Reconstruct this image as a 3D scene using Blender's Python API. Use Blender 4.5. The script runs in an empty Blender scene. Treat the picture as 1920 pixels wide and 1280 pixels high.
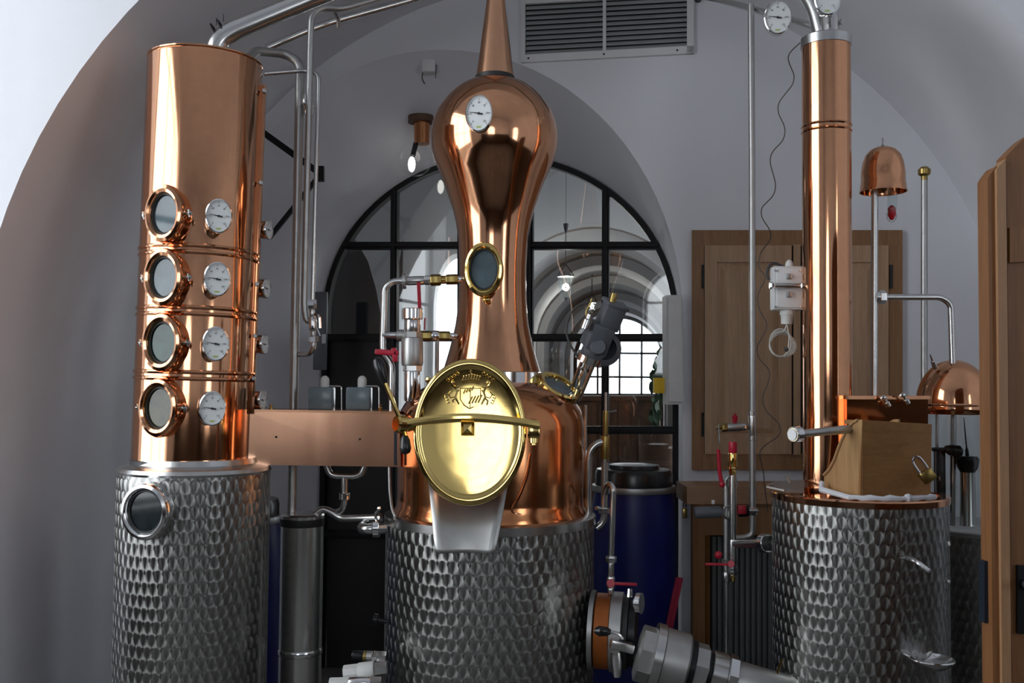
import bpy, bmesh, math, random
from mathutils import Vector, Matrix
random.seed(7)
S = bpy.context.scene
COL = S.collection
PI = math.pi

# ------------------------------------------------------------------ camera
FPX = 1867.0
PITCH = math.radians(2.5)
ROLL = 0.0085
CAM = Vector((0, 0, 1.6))
FWD = Vector((0, math.cos(PITCH), math.sin(PITCH)))
_R0 = Vector((1, 0, 0)); _U0 = Vector((0, -math.sin(PITCH), math.cos(PITCH)))
RGT = _R0 * math.cos(ROLL) + _U0 * math.sin(ROLL)
UPV = _U0 * math.cos(ROLL) - _R0 * math.sin(ROLL)
cd = bpy.data.cameras.new('camera'); cam = bpy.data.objects.new('camera', cd); COL.objects.link(cam)
cd.sensor_width = 36.0; cd.lens = FPX / 1920 * 36.0; cd.clip_start = 0.05; cd.clip_end = 100
mw = Matrix((RGT, UPV, -FWD)).transposed().to_4x4(); mw.translation = CAM
cam.matrix_world = mw
S.camera = cam

# ------------------------------------------------------------------ world, light, exposure
w = bpy.data.worlds.new('sky'); S.world = w; w.use_nodes = True
bg = w.node_tree.nodes['Background']; bg.inputs[0].default_value = (0.90, 0.95, 1.0, 1); bg.inputs[1].default_value = 6.5
S.view_settings.view_transform = 'Standard'; S.view_settings.look = 'None'
S.view_settings.exposure = -0.42; S.view_settings.gamma = 1.0; S.view_settings.use_curve_mapping = False

def portal(name, loc, size, sizey, direction):
    l = bpy.data.lights.new(name, 'AREA'); l.shape = 'RECTANGLE'; l.size = size; l.size_y = sizey; l.energy = 1
    l.cycles.is_portal = True
    o = bpy.data.objects.new(name, l); COL.objects.link(o); o.location = loc
    o.rotation_euler = Vector(direction).to_track_quat('-Z', 'Y').to_euler()
portal('daylight_left_window', (-2.93, 1.98, 2.78), 2.9, 3.7, (1, 0, 0))
portal('added_right_window_portal', (3.63, -.9, 2.3), 1.5, 2.0, (-1, 0, 0))  # portal of the added right window
portal('daylight_front_window', (-0.6, -3.18, 2.5), 1.45, 1.6, (0, 1, 0))

# ------------------------------------------------------------------ pixel helpers (build-time only)
def ray(x, y): return FWD + RGT * ((x - 960) / FPX) - UPV * ((y - 640) / FPX)
def P(x, y, Y):
    d = ray(x, y); return CAM + d * (Y / d.y)
def px(Y): return Y / FPX
WS = 0.185
def PW(x, y, Y0):                      # point on a plane parallel to the slanted back wall
    d = ray(x, y); t = Y0 / (d.y + WS * d.x); return CAM + d * t
def frame(o, z, xh=(1, 0, 0)):
    z = Vector(z).normalized(); xh = Vector(xh)
    x = xh - z * xh.dot(z)
    if x.length < 1e-4: x = Vector((0, 0, 1)) - z * z.z
    x.normalize(); y = z.cross(x)
    m = Matrix((x, y, z)).transposed().to_4x4(); m.translation = Vector(o); return m
def cylhit(M, R, x, y):                # where the sight line through a pixel meets a standing cylinder
    Mi = M.inverted(); o = Mi @ CAM; d = Mi.to_3x3() @ ray(x, y)
    a = d.x * d.x + d.y * d.y; b = o.x * d.x + o.y * d.y; c = o.x * o.x + o.y * o.y - R * R
    D = max(b * b - a * c, 0); t = (-b - math.sqrt(D)) / a
    p = o + d * t; n = Vector((p.x, p.y, 0)).normalized()
    return M @ p, (M.to_3x3() @ n).normalized()

# ------------------------------------------------------------------ mesh builder
def fillet(pts, r, n=6):
    pts = [Vector(p) for p in pts]
    if r <= 0 or len(pts) < 3: return pts
    out = [pts[0]]
    for i in range(1, len(pts) - 1):
        a, b, c = pts[i - 1], pts[i], pts[i + 1]
        u, v = a - b, c - b
        if u.length < 1e-6 or v.length < 1e-6: continue
        k = min(r, u.length * .49, v.length * .49)
        s, e = b + u.normalized() * k, b + v.normalized() * k
        for j in range(n + 1):
            t = j / n; out.append(s * (1 - t) ** 2 + b * 2 * t * (1 - t) + e * t * t)
    out.append(pts[-1]); return out

class MB:
    def __init__(s): s.v = []; s.f = []
    def add(s, vs, fs, M=None):
        b = len(s.v)
        for p in vs:
            p = Vector(p); s.v.append(M @ p if M else p)
        for f in fs: s.f.append([i + b for i in f])
        return s
    def lathe(s, prof, M=None, seg=32, sx=1, sy=1, a0=0, a1=2 * PI):
        full = abs(a1 - a0 - 2 * PI) < 1e-6
        n = seg if full else seg + 1
        vs = []; fs = []; rows = []
        for r, z in prof:
            if r < 1e-7: rows.append([len(vs)]); vs.append((0, 0, z))
            else:
                row = []
                for i in range(n):
                    a = a0 + (a1 - a0) * i / seg
                    row.append(len(vs)); vs.append((r * math.cos(a) * sx, r * math.sin(a) * sy, z))
                rows.append(row)
        for A, B in zip(rows, rows[1:]):
            for i in range(seg):
                j = (i + 1) % n
                if len(A) == 1 and len(B) == 1: continue
                if len(A) == 1: fs.append((A[0], B[j], B[i]))
                elif len(B) == 1: fs.append((A[i], A[j], B[0]))
                else: fs.append((A[i], A[j], B[j], B[i]))
        return s.add(vs, fs, M)
    def tube(s, pts, r, seg=10, fil=0, closed=False, caps=True):
        pts = fillet(pts, fil) if fil else [Vector(p) for p in pts]
        q = [pts[0]]
        for p in pts[1:]:
            if (p - q[-1]).length > 1e-6: q.append(p)
        pts = q; n = len(pts)
        rr = r if isinstance(r, (list, tuple)) else [r] * n
        vs = []; fs = []
        t0 = (pts[1] - pts[0]).normalized()
        nx = t0.orthogonal().normalized()
        for i in range(n):
            if closed: t = pts[(i + 1) % n] - pts[i - 1]
            elif i == 0: t = pts[1] - pts[0]
            elif i == n - 1: t = pts[-1] - pts[-2]
            else: t = (pts[i + 1] - pts[i]).normalized() + (pts[i] - pts[i - 1]).normalized()
            if t.length < 1e-9: t = t0
            t = t.normalized(); nx = (nx - t * nx.dot(t)).normalized(); ny = t.cross(nx)
            rad = rr[min(i, len(rr) - 1)]
            for k in range(seg):
                a = 2 * PI * k / seg; vs.append(pts[i] + nx * math.cos(a) * rad + ny * math.sin(a) * rad)
        m = n if closed else n - 1
        for i in range(m):
            for k in range(seg):
                a = i * seg + k; b = i * seg + (k + 1) % seg
                c = ((i + 1) % n) * seg + (k + 1) % seg; d = ((i + 1) % n) * seg + k
                fs.append((a, b, c, d))
        if caps and not closed:
            fs.append(list(range(seg))[::-1]); fs.append([(n - 1) * seg + k for k in range(seg)])
        return s.add(vs, fs)
    def box(s, size, M, bev=0.0):
        bm = bmesh.new(); bmesh.ops.create_cube(bm, size=1)
        for v in bm.verts: v.co = Vector((v.co.x * size[0], v.co.y * size[1], v.co.z * size[2]))
        if bev > 0: bmesh.ops.bevel(bm, geom=list(bm.edges), offset=bev, segments=2, affect='EDGES', profile=.5)
        bm.verts.index_update()
        s.add([v.co.copy() for v in bm.verts], [[v.index for v in f.verts] for f in bm.faces], M); bm.free(); return s
    def bar(s, a, b, wd, th, up=(0, 0, 1), bev=0):   # box from a to b, width wd across 'up' direction, th along it
        a, b = Vector(a), Vector(b); d = b - a
        return s.box((wd, th, d.length), frame((a + b) / 2, d, Vector(up).cross(d) if Vector(up).cross(d).length > 1e-6 else (1, 0, 0)), bev)
    def prism(s, poly, depth, M=None, z0=0):
        n = len(poly); vs = [(p[0], p[1], z0) for p in poly] + [(p[0], p[1], z0 + depth) for p in poly]
        fs = [list(range(n))[::-1], [n + i for i in range(n)]] + [(i, (i + 1) % n, n + (i + 1) % n, n + i) for i in range(n)]
        return s.add(vs, fs, M)
    def slab(s, pts, off):                 # world polygon thickened by an offset vector
        pts = [Vector(p) for p in pts]; n = len(pts); off = Vector(off)
        fs = [list(range(n)), [n + i for i in range(n)][::-1]] + [(i, (i + 1) % n, n + (i + 1) % n, n + i)[::-1] for i in range(n)]
        return s.add(pts + [p + off for p in pts], fs)
    def ball(s, c, r, sx=1, sy=1, sz=1, seg=16):
        k = seg // 2
        return s.lathe([(r * math.sin(PI * i / k), -r * math.cos(PI * i / k) * sz) for i in range(k + 1)], Matrix.Translation(Vector(c)), seg, sx, sy)
    def axle(s, p0, p1, prof, seg=20, sx=1, sy=1):   # stack of rings between two points, prof = [(t, radius)]
        p0, p1 = Vector(p0), Vector(p1); L = (p1 - p0).length
        pr = [(0, prof[0][0] * L)] + [(r, t * L) for t, r in prof] + [(0, prof[-1][0] * L)]
        return s.lathe(pr, frame(p0, p1 - p0), seg, sx, sy)
    def grid(s, rows, close=False):
        b = []; vs = []; n = len(rows[0])
        for r in rows: vs += r
        fs = [(i * n + j, i * n + (j + 1) % n, (i + 1) * n + (j + 1) % n, (i + 1) * n + j) for i in range(len(rows) - 1) for j in range(n if close else n - 1)]
        return s.add(vs, fs)
    def build(s, name, mat, parent=None, smooth=35, origin=None):
        lo = Vector([min(v[i] for v in s.v) for i in range(3)]); hi = Vector([max(v[i] for v in s.v) for i in range(3)])
        o = Vector(origin) if origin is not None else (lo + hi) / 2
        me = bpy.data.meshes.new(name); me.from_pydata([v - o for v in s.v], [], s.f)
        bm = bmesh.new(); bm.from_mesh(me); bmesh.ops.recalc_face_normals(bm, faces=bm.faces); bm.to_mesh(me); bm.free()
        if smooth:
            me.polygons.foreach_set('use_smooth', [True] * len(me.polygons)); me.set_sharp_from_angle(angle=math.radians(smooth))
        me.materials.append(MAT[mat] if isinstance(mat, str) else mat)
        ob = bpy.data.objects.new(name, me); COL.objects.link(ob); WO[ob.name] = o
        if parent is not None: ob.parent = parent; ob.location = o - WO[parent.name]
        else: ob.location = o
        return ob
WO = {}
def thing(name, label, cat, loc, group=None):
    o = bpy.data.objects.new(name, None); COL.objects.link(o); o.empty_display_size = .05
    o.location = Vector(loc); WO[o.name] = Vector(loc); return tag(o, label, cat, group)
def tag(o, label, cat, group=None):
    o['label'] = label; o['category'] = cat
    if group: o['group'] = group
    return o
def struct(o): o['kind'] = 'structure'; return o
def dup(ob, delta, parent=None):
    c = ob.copy(); COL.objects.link(c); WO[c.name] = WO[ob.name] + Vector(delta)
    c.parent = parent
    c.location = WO[c.name] - (WO[parent.name] if parent else Vector((0, 0, 0)))
    for ch in ob.children: dup(ch, delta, c)
    return c
_txt = {}
def text_geo(t):
    if t not in _txt:
        cu = bpy.data.curves.new('t', 'FONT'); cu.body = t; cu.size = 1; cu.align_x = 'CENTER'; cu.align_y = 'CENTER'; cu.resolution_u = 2
        ob = bpy.data.objects.new('t', cu); COL.objects.link(ob)
        dg = bpy.context.evaluated_depsgraph_get(); me = ob.evaluated_get(dg).to_mesh()
        _txt[t] = ([v.co.copy() for v in me.vertices], [list(p.vertices) for p in me.polygons])
        bpy.data.objects.remove(ob); bpy.data.curves.remove(cu)
    return _txt[t]

# ------------------------------------------------------------------ materials
MAT = {}
class NT:
    def __init__(s, name):
        s.m = bpy.data.materials.new(name); s.m.use_nodes = True; s.t = s.m.node_tree; s.b = s.t.nodes['Principled BSDF']; MAT[name] = s.m
    def n(s, typ, **k):
        nd = s.t.nodes.new(typ)
        for a, v in k.items(): setattr(nd, a, v)
        return nd
    def l(s, a, b): s.t.links.new(a, b)
    def math(s, op, a, b=None, c=None):
        nd = s.n('ShaderNodeMath', operation=op)
        for i, x in enumerate((a, b, c)):
            if x is None: continue
            if isinstance(x, (int, float)): nd.inputs[i].default_value = x
            else: s.l(x, nd.inputs[i])
        return nd.outputs[0]
    def ramp(s, fac, stops):
        r = s.n('ShaderNodeValToRGB'); e = r.color_ramp.elements
        while len(e) < len(stops): e.new(.5)
        for q, (p, c) in zip(e, stops): q.position = p; q.color = (*c, 1)
        s.l(fac, r.inputs[0]); return r.outputs[0]
    def noise(s, scale, detail=3, sc=(1, 1, 1), rough=.5, dist=0):
        tc = s.n('ShaderNodeTexCoord'); mp = s.n('ShaderNodeMapping'); mp.inputs['Scale'].default_value = sc
        s.l(tc.outputs['Object'], mp.inputs[0]); nz = s.n('ShaderNodeTexNoise')
        nz.inputs['Scale'].default_value = scale; nz.inputs['Detail'].default_value = detail; nz.inputs['Roughness'].default_value = rough
        nz.inputs['Distortion'].default_value = dist
        s.l(mp.outputs[0], nz.inputs['Vector']); return nz.outputs[0]
    def bump(s, h, strength, dist=.01):
        b = s.n('ShaderNodeBump'); b.inputs['Strength'].default_value = strength; b.inputs['Distance'].default_value = dist
        s.l(h, b.inputs['Height']); s.l(b.outputs[0], s.b.inputs['Normal'])
def simple(name, col, rough=.5, metal=0, var=.08, scale=12, bump=0, spec=None, coat=0, emit=None):
    t = NT(name); c1 = tuple(max(0, c * (1 - var)) for c in col); c2 = tuple(min(1, c * (1 + var)) for c in col)
    nz = t.noise(scale); t.l(t.ramp(nz, [(.3, c1), (.7, c2)]), t.b.inputs['Base Color'])
    t.b.inputs['Roughness'].default_value = rough; t.b.inputs['Metallic'].default_value = metal
    if spec is not None: t.b.inputs['Specular IOR Level'].default_value = spec
    if coat: t.b.inputs['Coat Weight'].default_value = coat; t.b.inputs['Coat Roughness'].default_value = .1
    if bump: t.bump(nz, bump, .002)
    if emit: t.b.inputs['Emission Color'].default_value = (*emit[0], 1); t.b.inputs['Emission Strength'].default_value = emit[1]
    return t
def plaster(name, col):
    t = NT(name); a = t.noise(1.3, 4); 
    t.l(t.ramp(a, [(.3, tuple(c * .95 for c in col)), (.7, tuple(min(1, c * 1.03) for c in col))]), t.b.inputs['Base Color'])
    t.b.inputs['Roughness'].default_value = .9; t.bump(t.noise(5, 6), .25, .02)
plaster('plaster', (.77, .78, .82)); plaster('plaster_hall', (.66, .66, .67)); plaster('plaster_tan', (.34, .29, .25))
def copper(name, col, rough=.13, stain=(.5, .25, .15), amt=.35, wob=.02):
    t = NT(name); a = t.noise(2.2, 5, (1, 1, .35)); b = t.noise(26, 4)
    mix = t.math('MULTIPLY', a, b)
    t.l(t.ramp(mix, [(.12, col), (.42, tuple(c * (1 - amt) + s * amt for c, s in zip(col, stain)))]), t.b.inputs['Base Color'])
    t.b.inputs['Metallic'].default_value = 1
    r = t.math('MULTIPLY_ADD', b, .10, rough - .05); t.l(r, t.b.inputs['Roughness'])
    t.bump(t.noise(7, 2, (1, 1, .25)), wob, .05)
copper('copper', (.77, .39, .215), .10); copper('copper_dark', (.62, .25, .10), .14); copper('copper_sheet', (.74, .41, .25), .22, (.50, .25, .14), .3)
copper('brass', (.80, .585, .21), .10, (.5, .38, .12), .15, .012); copper('brass_old', (.45, .33, .11), .32, (.2, .14, .06), .5)
copper('steel', (.62, .62, .61), .24, (.4, .4, .38), .2, .01); copper('steel_bright', (.80, .80, .80), .14, (.6, .6, .6), .2, .01)
copper('steel_dull', (.50, .50, .49), .42, (.3, .3, .28), .3, .01)
copper('steel_tube', (.68, .68, .66), .22, (.45, .45, .45), .3, .05)
def trough_metal():
    t = NT('copper_trough'); a = t.noise(9, 5, (1, 1, .12)); b = t.noise(3, 3)
    m_ = t.math('MULTIPLY', a, b); t.l(t.ramp(m_, [(.20, (.76, .43, .28)), (.36, (.60, .33, .21))]), t.b.inputs['Base Color'])
    t.b.inputs['Metallic'].default_value = 1; t.l(t.math('MULTIPLY_ADD', b, .15, .16), t.b.inputs['Roughness']); t.bump(t.noise(2.5, 1), .10, .05)
trough_metal()
def engine(name, N, rowh, phase=0):
    t = NT(name); tc = t.n('ShaderNodeTexCoord'); sp = t.n('ShaderNodeSeparateXYZ'); t.l(tc.outputs['Object'], sp.inputs[0])
    ang = t.math('ARCTAN2', sp.outputs[1], sp.outputs[0])
    U = t.math('MULTIPLY', ang, N / (2 * PI)); V = t.math('DIVIDE', sp.outputs[2], rowh)
    row = t.math('FLOOR', V); f = t.math('SUBTRACT', V, row)
    def du(rw):
        half = t.math('MULTIPLY', t.math('FLOORED_MODULO', rw, 2), .5)
        return t.math('SUBTRACT', t.math('FRACT', t.math('ADD', U, half)), .5)
    d1 = du(row); d2 = du(t.math('ADD', row, 1)); f2 = t.math('SUBTRACT', f, 1)
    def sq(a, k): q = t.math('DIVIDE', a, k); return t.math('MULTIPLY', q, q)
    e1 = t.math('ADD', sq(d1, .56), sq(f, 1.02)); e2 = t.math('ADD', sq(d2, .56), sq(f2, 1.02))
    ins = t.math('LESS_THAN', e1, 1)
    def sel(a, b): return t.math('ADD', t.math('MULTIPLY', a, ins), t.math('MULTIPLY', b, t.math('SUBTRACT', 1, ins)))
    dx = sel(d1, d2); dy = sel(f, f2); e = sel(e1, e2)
    phi = t.math('ARCTAN2', t.math('MULTIPLY', dy, .55), dx)
    t.l(t.math('MULTIPLY_ADD', phi, 1 / (2 * PI), .25), t.b.inputs['Anisotropic Rotation'])
    t.b.inputs['Anisotropic'].default_value = .92
    tg = t.n('ShaderNodeTangent', direction_type='RADIAL', axis='Z'); t.l(tg.outputs[0], t.b.inputs['Tangent'])
    t.b.inputs['Metallic'].default_value = 1
    t.l(t.ramp(e, [(.05, (.30, .30, .29)), (.6, (.38, .38, .365)), (.95, (.50, .49, .47))]), t.b.inputs['Base Color'])  # paler scale edges paint the sheen of the brushed discs into the colour
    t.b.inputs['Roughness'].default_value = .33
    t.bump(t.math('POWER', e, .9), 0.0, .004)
engine('engine_turned', 62, .043); engine('engine_turned_small', 56, .041); engine('engine_turned_slim', 50, .041)
def wood(name, c1, c2, sc=(14, 14, 1.0), rough=.5):
    t = NT(name); n = t.noise(2.2, 5, sc, .6, .6); n2 = t.noise(11, 3, sc)
    m = t.math('MULTIPLY_ADD', n2, .35, t.math('MULTIPLY', n, .75))
    t.l(t.ramp(m, [(.36, c1), (.68, c2)]), t.b.inputs['Base Color']); t.b.inputs['Roughness'].default_value = rough
    t.bump(m, .15, .003)
wood('wood_panel', (.33, .19, .10), (.46, .29, .17)); wood('wood_frame', (.20, .09, .032), (.29, .145, .056)); wood('wood_dark', (.022, .012, .007), (.04, .022, .012))
wood('wood_box', (.24, .105, .03), (.33, .16, .052), (1, 14, 14)); wood('wood_box_side', (.32, .17, .07), (.46, .28, .125))
wood('wood_door', (.155, .060, .016), (.235, .098, .032)); wood('wood_door_light', (.28, .145, .07), (.38, .21, .105)); wood('wood_shelf', (.30, .165, .085), (.40, .235, .13), (1, 14, 14))
simple('black_iron', (.006, .006, .007), .5, spec=.25); simple('black_rubber', (.015, .015, .016), .5); simple('black_plastic', (.01, .01, .011), .25)
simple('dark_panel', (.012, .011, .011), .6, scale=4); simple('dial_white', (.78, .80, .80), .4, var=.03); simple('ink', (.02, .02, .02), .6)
simple('dial_green', (.45, .55, .15), .5); simple('red_plastic', (.45, .012, .035), .35); simple('red_bar', (.42, .03, .07), .45)
simple('blue_plastic', (.006, .012, .13), .38, var=.15); simple('grey_plastic', (.62, .63, .63), .5, var=.03); simple('grey_dark', (.10, .11, .125), .4, var=.06)
simple('box_grey', (.13, .17, .19), .25, var=.15); simple('white_paint', (.72, .72, .72), .5, var=.03); simple('off_white', (.62, .62, .60), .6, var=.05)
simple('cloth_white', (.62, .64, .68), .9, bump=.3); simple('orange_pipe', (.34, .095, .018), .4, metal=.5); simple('yellow', (.75, .48, .01), .5)
simple('leaf', (.02, .06, .02), .5, var=.4); simple('brown_furniture', (.10, .045, .02), .5, var=.3); simple('floor_stone', (.10, .095, .09), .7, var=.3, scale=3)
simple('corrugated', (.17, .18, .18), .45, metal=.5); simple('cable', (.05, .045, .045), .6); simple('wire_brown', (.10, .08, .07), .5, metal=.3)
simple('cable_clear', (.60, .60, .56), .3); simple('blue_plate', (.02, .028, .045), .4, metal=.5); simple('dark_metal', (.03, .03, .032), .35, metal=.8)
simple('bulb_glow', (1, 1, 1), .5, emit=((1, .95, .88), 9)); simple('red_liquid', (.5, .01, .02), .2)
simple('vent_slat', (.36, .38, .38), .5, var=.04)
def glassy(name, tint, gl=(1, 1, 1), rough=.02, ior=1.5):
    t = NT(name); t.t.nodes.remove(t.b); out = t.t.nodes['Material Output']
    tr = t.n('ShaderNodeBsdfTransparent'); tr.inputs[0].default_value = (*tint, 1)
    g = t.n('ShaderNodeBsdfGlossy'); g.inputs[0].default_value = (*gl, 1); g.inputs['Roughness'].default_value = rough
    lw = t.n('ShaderNodeLayerWeight'); lw.inputs[0].default_value = .5; fc = t.math('MULTIPLY_ADD', t.math('POWER', lw.outputs['Facing'], 4), .6 * (ior - 1) / .5, .05 * (ior - 1) / .5); mx = t.n('ShaderNodeMixShader')
    tc = t.n('ShaderNodeTexCoord'); nz = t.n('ShaderNodeTexNoise'); nz.inputs['Scale'].default_value = 6; t.l(tc.outputs['Object'], nz.inputs['Vector'])
    bp = t.n('ShaderNodeBump'); bp.inputs['Strength'].default_value = .05; t.l(nz.outputs[0], bp.inputs['Height']); t.l(bp.outputs[0], g.inputs['Normal'])
    t.l(fc, mx.inputs[0]); t.l(tr.outputs[0], mx.inputs[1]); t.l(g.outputs[0], mx.inputs[2]); t.l(mx.outputs[0], out.inputs[0])
glassy('window_glass', (.93, .95, .96)); glassy('bulb_glass', (.97, .97, .97), ior=1.2); glassy('jar_glass', (.86, .90, .90))
simple('sight_glass', (.015, .02, .022), .05, var=.3, scale=20, spec=.5); simple('sight_glass_grey', (.07, .10, .115), .05, var=.3, spec=.6)
simple('sight_glass_green', (.006, .035, .025), .05, var=.6, scale=30, spec=.5); simple('sight_glass_olive', (.035, .035, .008), .05, var=.6, scale=30, spec=.5)

#@@STRUCTURE
# ------------------------------------------------------------------ the setting
VCX, VCZ, VR = 0.19, 1.54, 2.08          # barrel vault of the niche
YN, YW, YG = 3.48, 4.90, 5.50            # niche mouth, back wall, glazing (at x = 0)
def wallY(X, Y0=YW): return Y0 - WS * X
m = MB(); m.box((14, 24, .2), Matrix.Translation((0, 7.5, -.1))); struct(m.build('floor', 'floor_stone'))
def vault_profile(cx, cz, r, n=48):
    pts = [(cx - r, 0)] + [(cx - r * math.cos(PI * i / n), cz + r * math.sin(PI * i / n)) for i in range(n + 1)] + [(cx + r, 0)]
    return pts
# niche vault: one shell from the niche mouth back past the slanted wall
pr = vault_profile(VCX, VCZ, VR)
m = MB(); m.grid([[Vector((x, YN, z)) for x, z in pr], [Vector((x, wallY(x) + .25, z)) for x, z in pr]])
struct(m.build('ceiling', 'plaster'))
# front faces of the niche mouth (the wall the barrel is cut into)
def arch_wall(name, mat, inner, rect, to3, thick=None, floor_gap=True):
    # inner: 2D outline from bottom right over the crown to bottom left; rect = (s0, s1, z0, z1)
    s0, s1, z0, z1 = rect; n = len(inner); zc = z0
    cx = sum(p[0] for p in inner) / n; cz = z0 + .3 * (z1 - z0)
    # outer path with the same number of points: up the right side, across the top, down the left
    L1 = z1 - z0; L2 = s1 - s0; T = 2 * L1 + L2
    d = [0]
    for a, b in zip(inner, inner[1:]): d.append(d[-1] + math.hypot(a[0] - b[0], a[1] - b[1]))
    outer = []
    for i in range(n):
        t = d[i] / d[-1] * T
        if t < L1: outer.append([s1, z0 + t])
        elif t < L1 + L2: outer.append([s1 - (t - L1), z1])
        else: outer.append([s0, z1 - (t - L1 - L2)])
    for tt, c in ((L1, (s1, z1)), (L1 + L2, (s0, z1))):
        k = min(range(n), key=lambda i: abs(d[i] / d[-1] * T - tt)); outer[k] = list(c)
    m = MB(); m.grid([[to3(*p) for p in inner], [to3(*p) for p in outer]])
    return struct(m.build(name, mat, smooth=0))
inn = pr[::-1]
arch_wall('wall_front', 'plaster', inn, (-2.95, 3.4, 0, 5.6), lambda s, z: Vector((s, YN, z)))
# front room (around and behind the camera)
def wall_hole(name, a, b, z0, z1, h0, h1, hz0, hz1, mat='plaster', rise=.75, thick=.25, nrm=(1, 0, 0)):
    # wall from a to b (xy) with an arched opening between parameters h0..h1 (metres along) and reveal
    a = Vector((*a, 0)); b = Vector((*b, 0)); L = (b - a).length; u = (b - a) / L; nrm = Vector(nrm)
    R = (h1 - h0) / 2; c = (h0 + h1) / 2; sp = hz1 - R * rise
    inner = [(h1, hz0)] + [(c + R * math.cos(PI * i / 24), sp + R * rise * math.sin(PI * i / 24)) for i in range(25)] + [(h0, hz0)]
    wo = arch_wall(name, mat, inner, (0, L, hz0, z1), lambda s, z: a + u * s + Vector((0, 0, z)))
    m = MB(); m.slab([a + Vector((0, 0, z0)), b + Vector((0, 0, z0)), b + Vector((0, 0, hz0)), a + Vector((0, 0, hz0))], -nrm * .02)
    s = struct(m.build(name.replace('wall', 'trim'), mat, smooth=0))
    loop = inner + [inner[0]]
    m = MB(); m.grid([[a + u * s + Vector((0, 0, z)) for s, z in loop], [a + u * s + Vector((0, 0, z)) - nrm * thick for s, z in loop]])
    r = struct(m.build('trim_reveal', 'white_paint', smooth=50))
    return a, u, (h0, h1, hz0, hz1, sp, R, c, rise)
def window_frame(name, a, u, spec, back, nv, nh):
    h0, h1, hz0, hz1, sp, R, c, rise = spec
    def top(s): return sp + R * rise * math.sqrt(max(0, 1 - ((s - c) / R) ** 2))
    root = None
    m = MB(); out = [(h1, hz0)] + [(c + R * math.cos(PI * i / 24), sp + R * rise * math.sin(PI * i / 24)) for i in range(25)] + [(h0, hz0)]
    W = lambda s, z: a + u * s + Vector((0, 0, z)) + back
    m.tube([W(*p) for p in out] + [W(*out[0])], .035, 6); root = struct(m.build(name, 'white_paint'))
    for i in range(1, nv):
        s = h0 + (h1 - h0) * i / nv; m = MB(); m.tube([W(s, hz0), W(s, top(s))], .025, 6); m.build('mullion', 'white_paint', root)
    for j in range(1, nh):
        z = hz0 + (sp - hz0) * j / (nh - 1); m = MB(); m.tube([W(h0, z), W(h1, z)], .02, 6); m.build('glazing_bar', 'white_paint', root)
    return root
a_, u_, sp_ = wall_hole('wall_left', (-2.7, -3.0), (-2.7, YN), 0, 5.6, 3.55, 6.42, .95, 4.6, rise=.4, nrm=(1, 0, 0))
window_frame('window_2', a_, u_, sp_, Vector((-.2, 0, 0)), 3, 3)
a_, u_, sp_ = wall_hole('wall_behind', (3.4, -3.0), (-2.95, -3.0), 0, 5.6, 3.3, 4.7, 1.75, 3.3, nrm=(0, 1, 0), thick=.2)
window_frame('window_3', a_, u_, sp_, Vector((0, -.15, 0)), 2, 3)
a_, u_, sp_ = wall_hole('wall_right', (3.4, YN), (3.4, -3.0), 0, 5.6, 3.65, 5.1, 1.35, 3.25, rise=.5, nrm=(-1, 0, 0))  # opening for an unseen window added to brighten the left wall
window_frame('window_added_right', a_, u_, sp_, Vector((.2, 0, 0)), 2, 3)
pr2 = [(-2.95, 4.3)] + [(.22 - 3.17 * math.cos(PI * i / 24), 4.3 + 1.0 * math.sin(PI * i / 24)) for i in range(25)] + [(3.4, 4.3)]
m = MB(); m.grid([[Vector((x, -3.05, z)) for x, z in pr2], [Vector((x, YN, z)) for x, z in pr2]]); struct(m.build('ceiling_front', 'plaster'))

# unseen dark boards added around the front room to darken the metal's reflections
def added_boards(name, a, b, z, off):
    a, b, off = Vector((*a, 0)), Vector((*b, 0)), Vector(off); n = max(1, int((b - a).length / .3)); root = None
    m = MB(); m.slab([a + Vector((0, 0, z - .06)), b + Vector((0, 0, z - .06)), b + Vector((0, 0, z)), a + Vector((0, 0, z))], off * 1.6); root = struct(m.build(name, 'wood_dark', None, 20))
    for i in range(n):
        p, q = a.lerp(b, (i + .02) / n), a.lerp(b, (i + .98) / n); m = MB(); m.slab([p, q, q + Vector((0, 0, z - .06)), p + Vector((0, 0, z - .06))], off); m.build('plank', 'wood_dark', root, 20)
added_boards('trim_1', (-2.7, -2.99), (3.4, -2.99), 1.74, (0, .03, 0)); added_boards('trim_2', (3.39, -3.0), (3.39, YN), 1.33, (-.03, 0, 0)); added_boards('trim_3', (-2.69, -3.0), (-2.69, YN - .02), .94, (.03, 0, 0))

# slanted back wall with the arched opening
def arch_px(cx, cy, a, b, Y0, n=40):
    top = [PW(cx + a * math.cos(PI * i / n), cy - b * math.sin(PI * i / n), Y0) for i in range(n + 1)]
    rb, lb = top[0].copy(), top[-1].copy(); rb.z = 0; lb.z = 0
    return [rb] + top + [lb]
A_out = arch_px(830, 600, 450, 507, YW); A_in = arch_px(940, 598, 332, 307, YG)
arch_wall('wall_back', 'plaster', [(p.x, p.z) for p in A_out], (-2.6, 3.0, 0, 4.2), lambda s, z: Vector((s, wallY(s), z)))
rows = []
for k in range(6):
    t = k / 5; rows.append([a.lerp(b, t) for a, b in zip(A_out, A_in)])
m = MB(); m.grid(rows); struct(m.build('trim_reveal_arch', 'plaster', smooth=60))
# wall sheet around the glazing so that daylight only comes through it
arch_wall('wall_hall_front', 'plaster_hall', [(p.x, p.z) for p in A_in], (-2.6, 3.0, 0, 4.2), lambda s, z: Vector((s, wallY(s, YG) + .02, z)))

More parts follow.
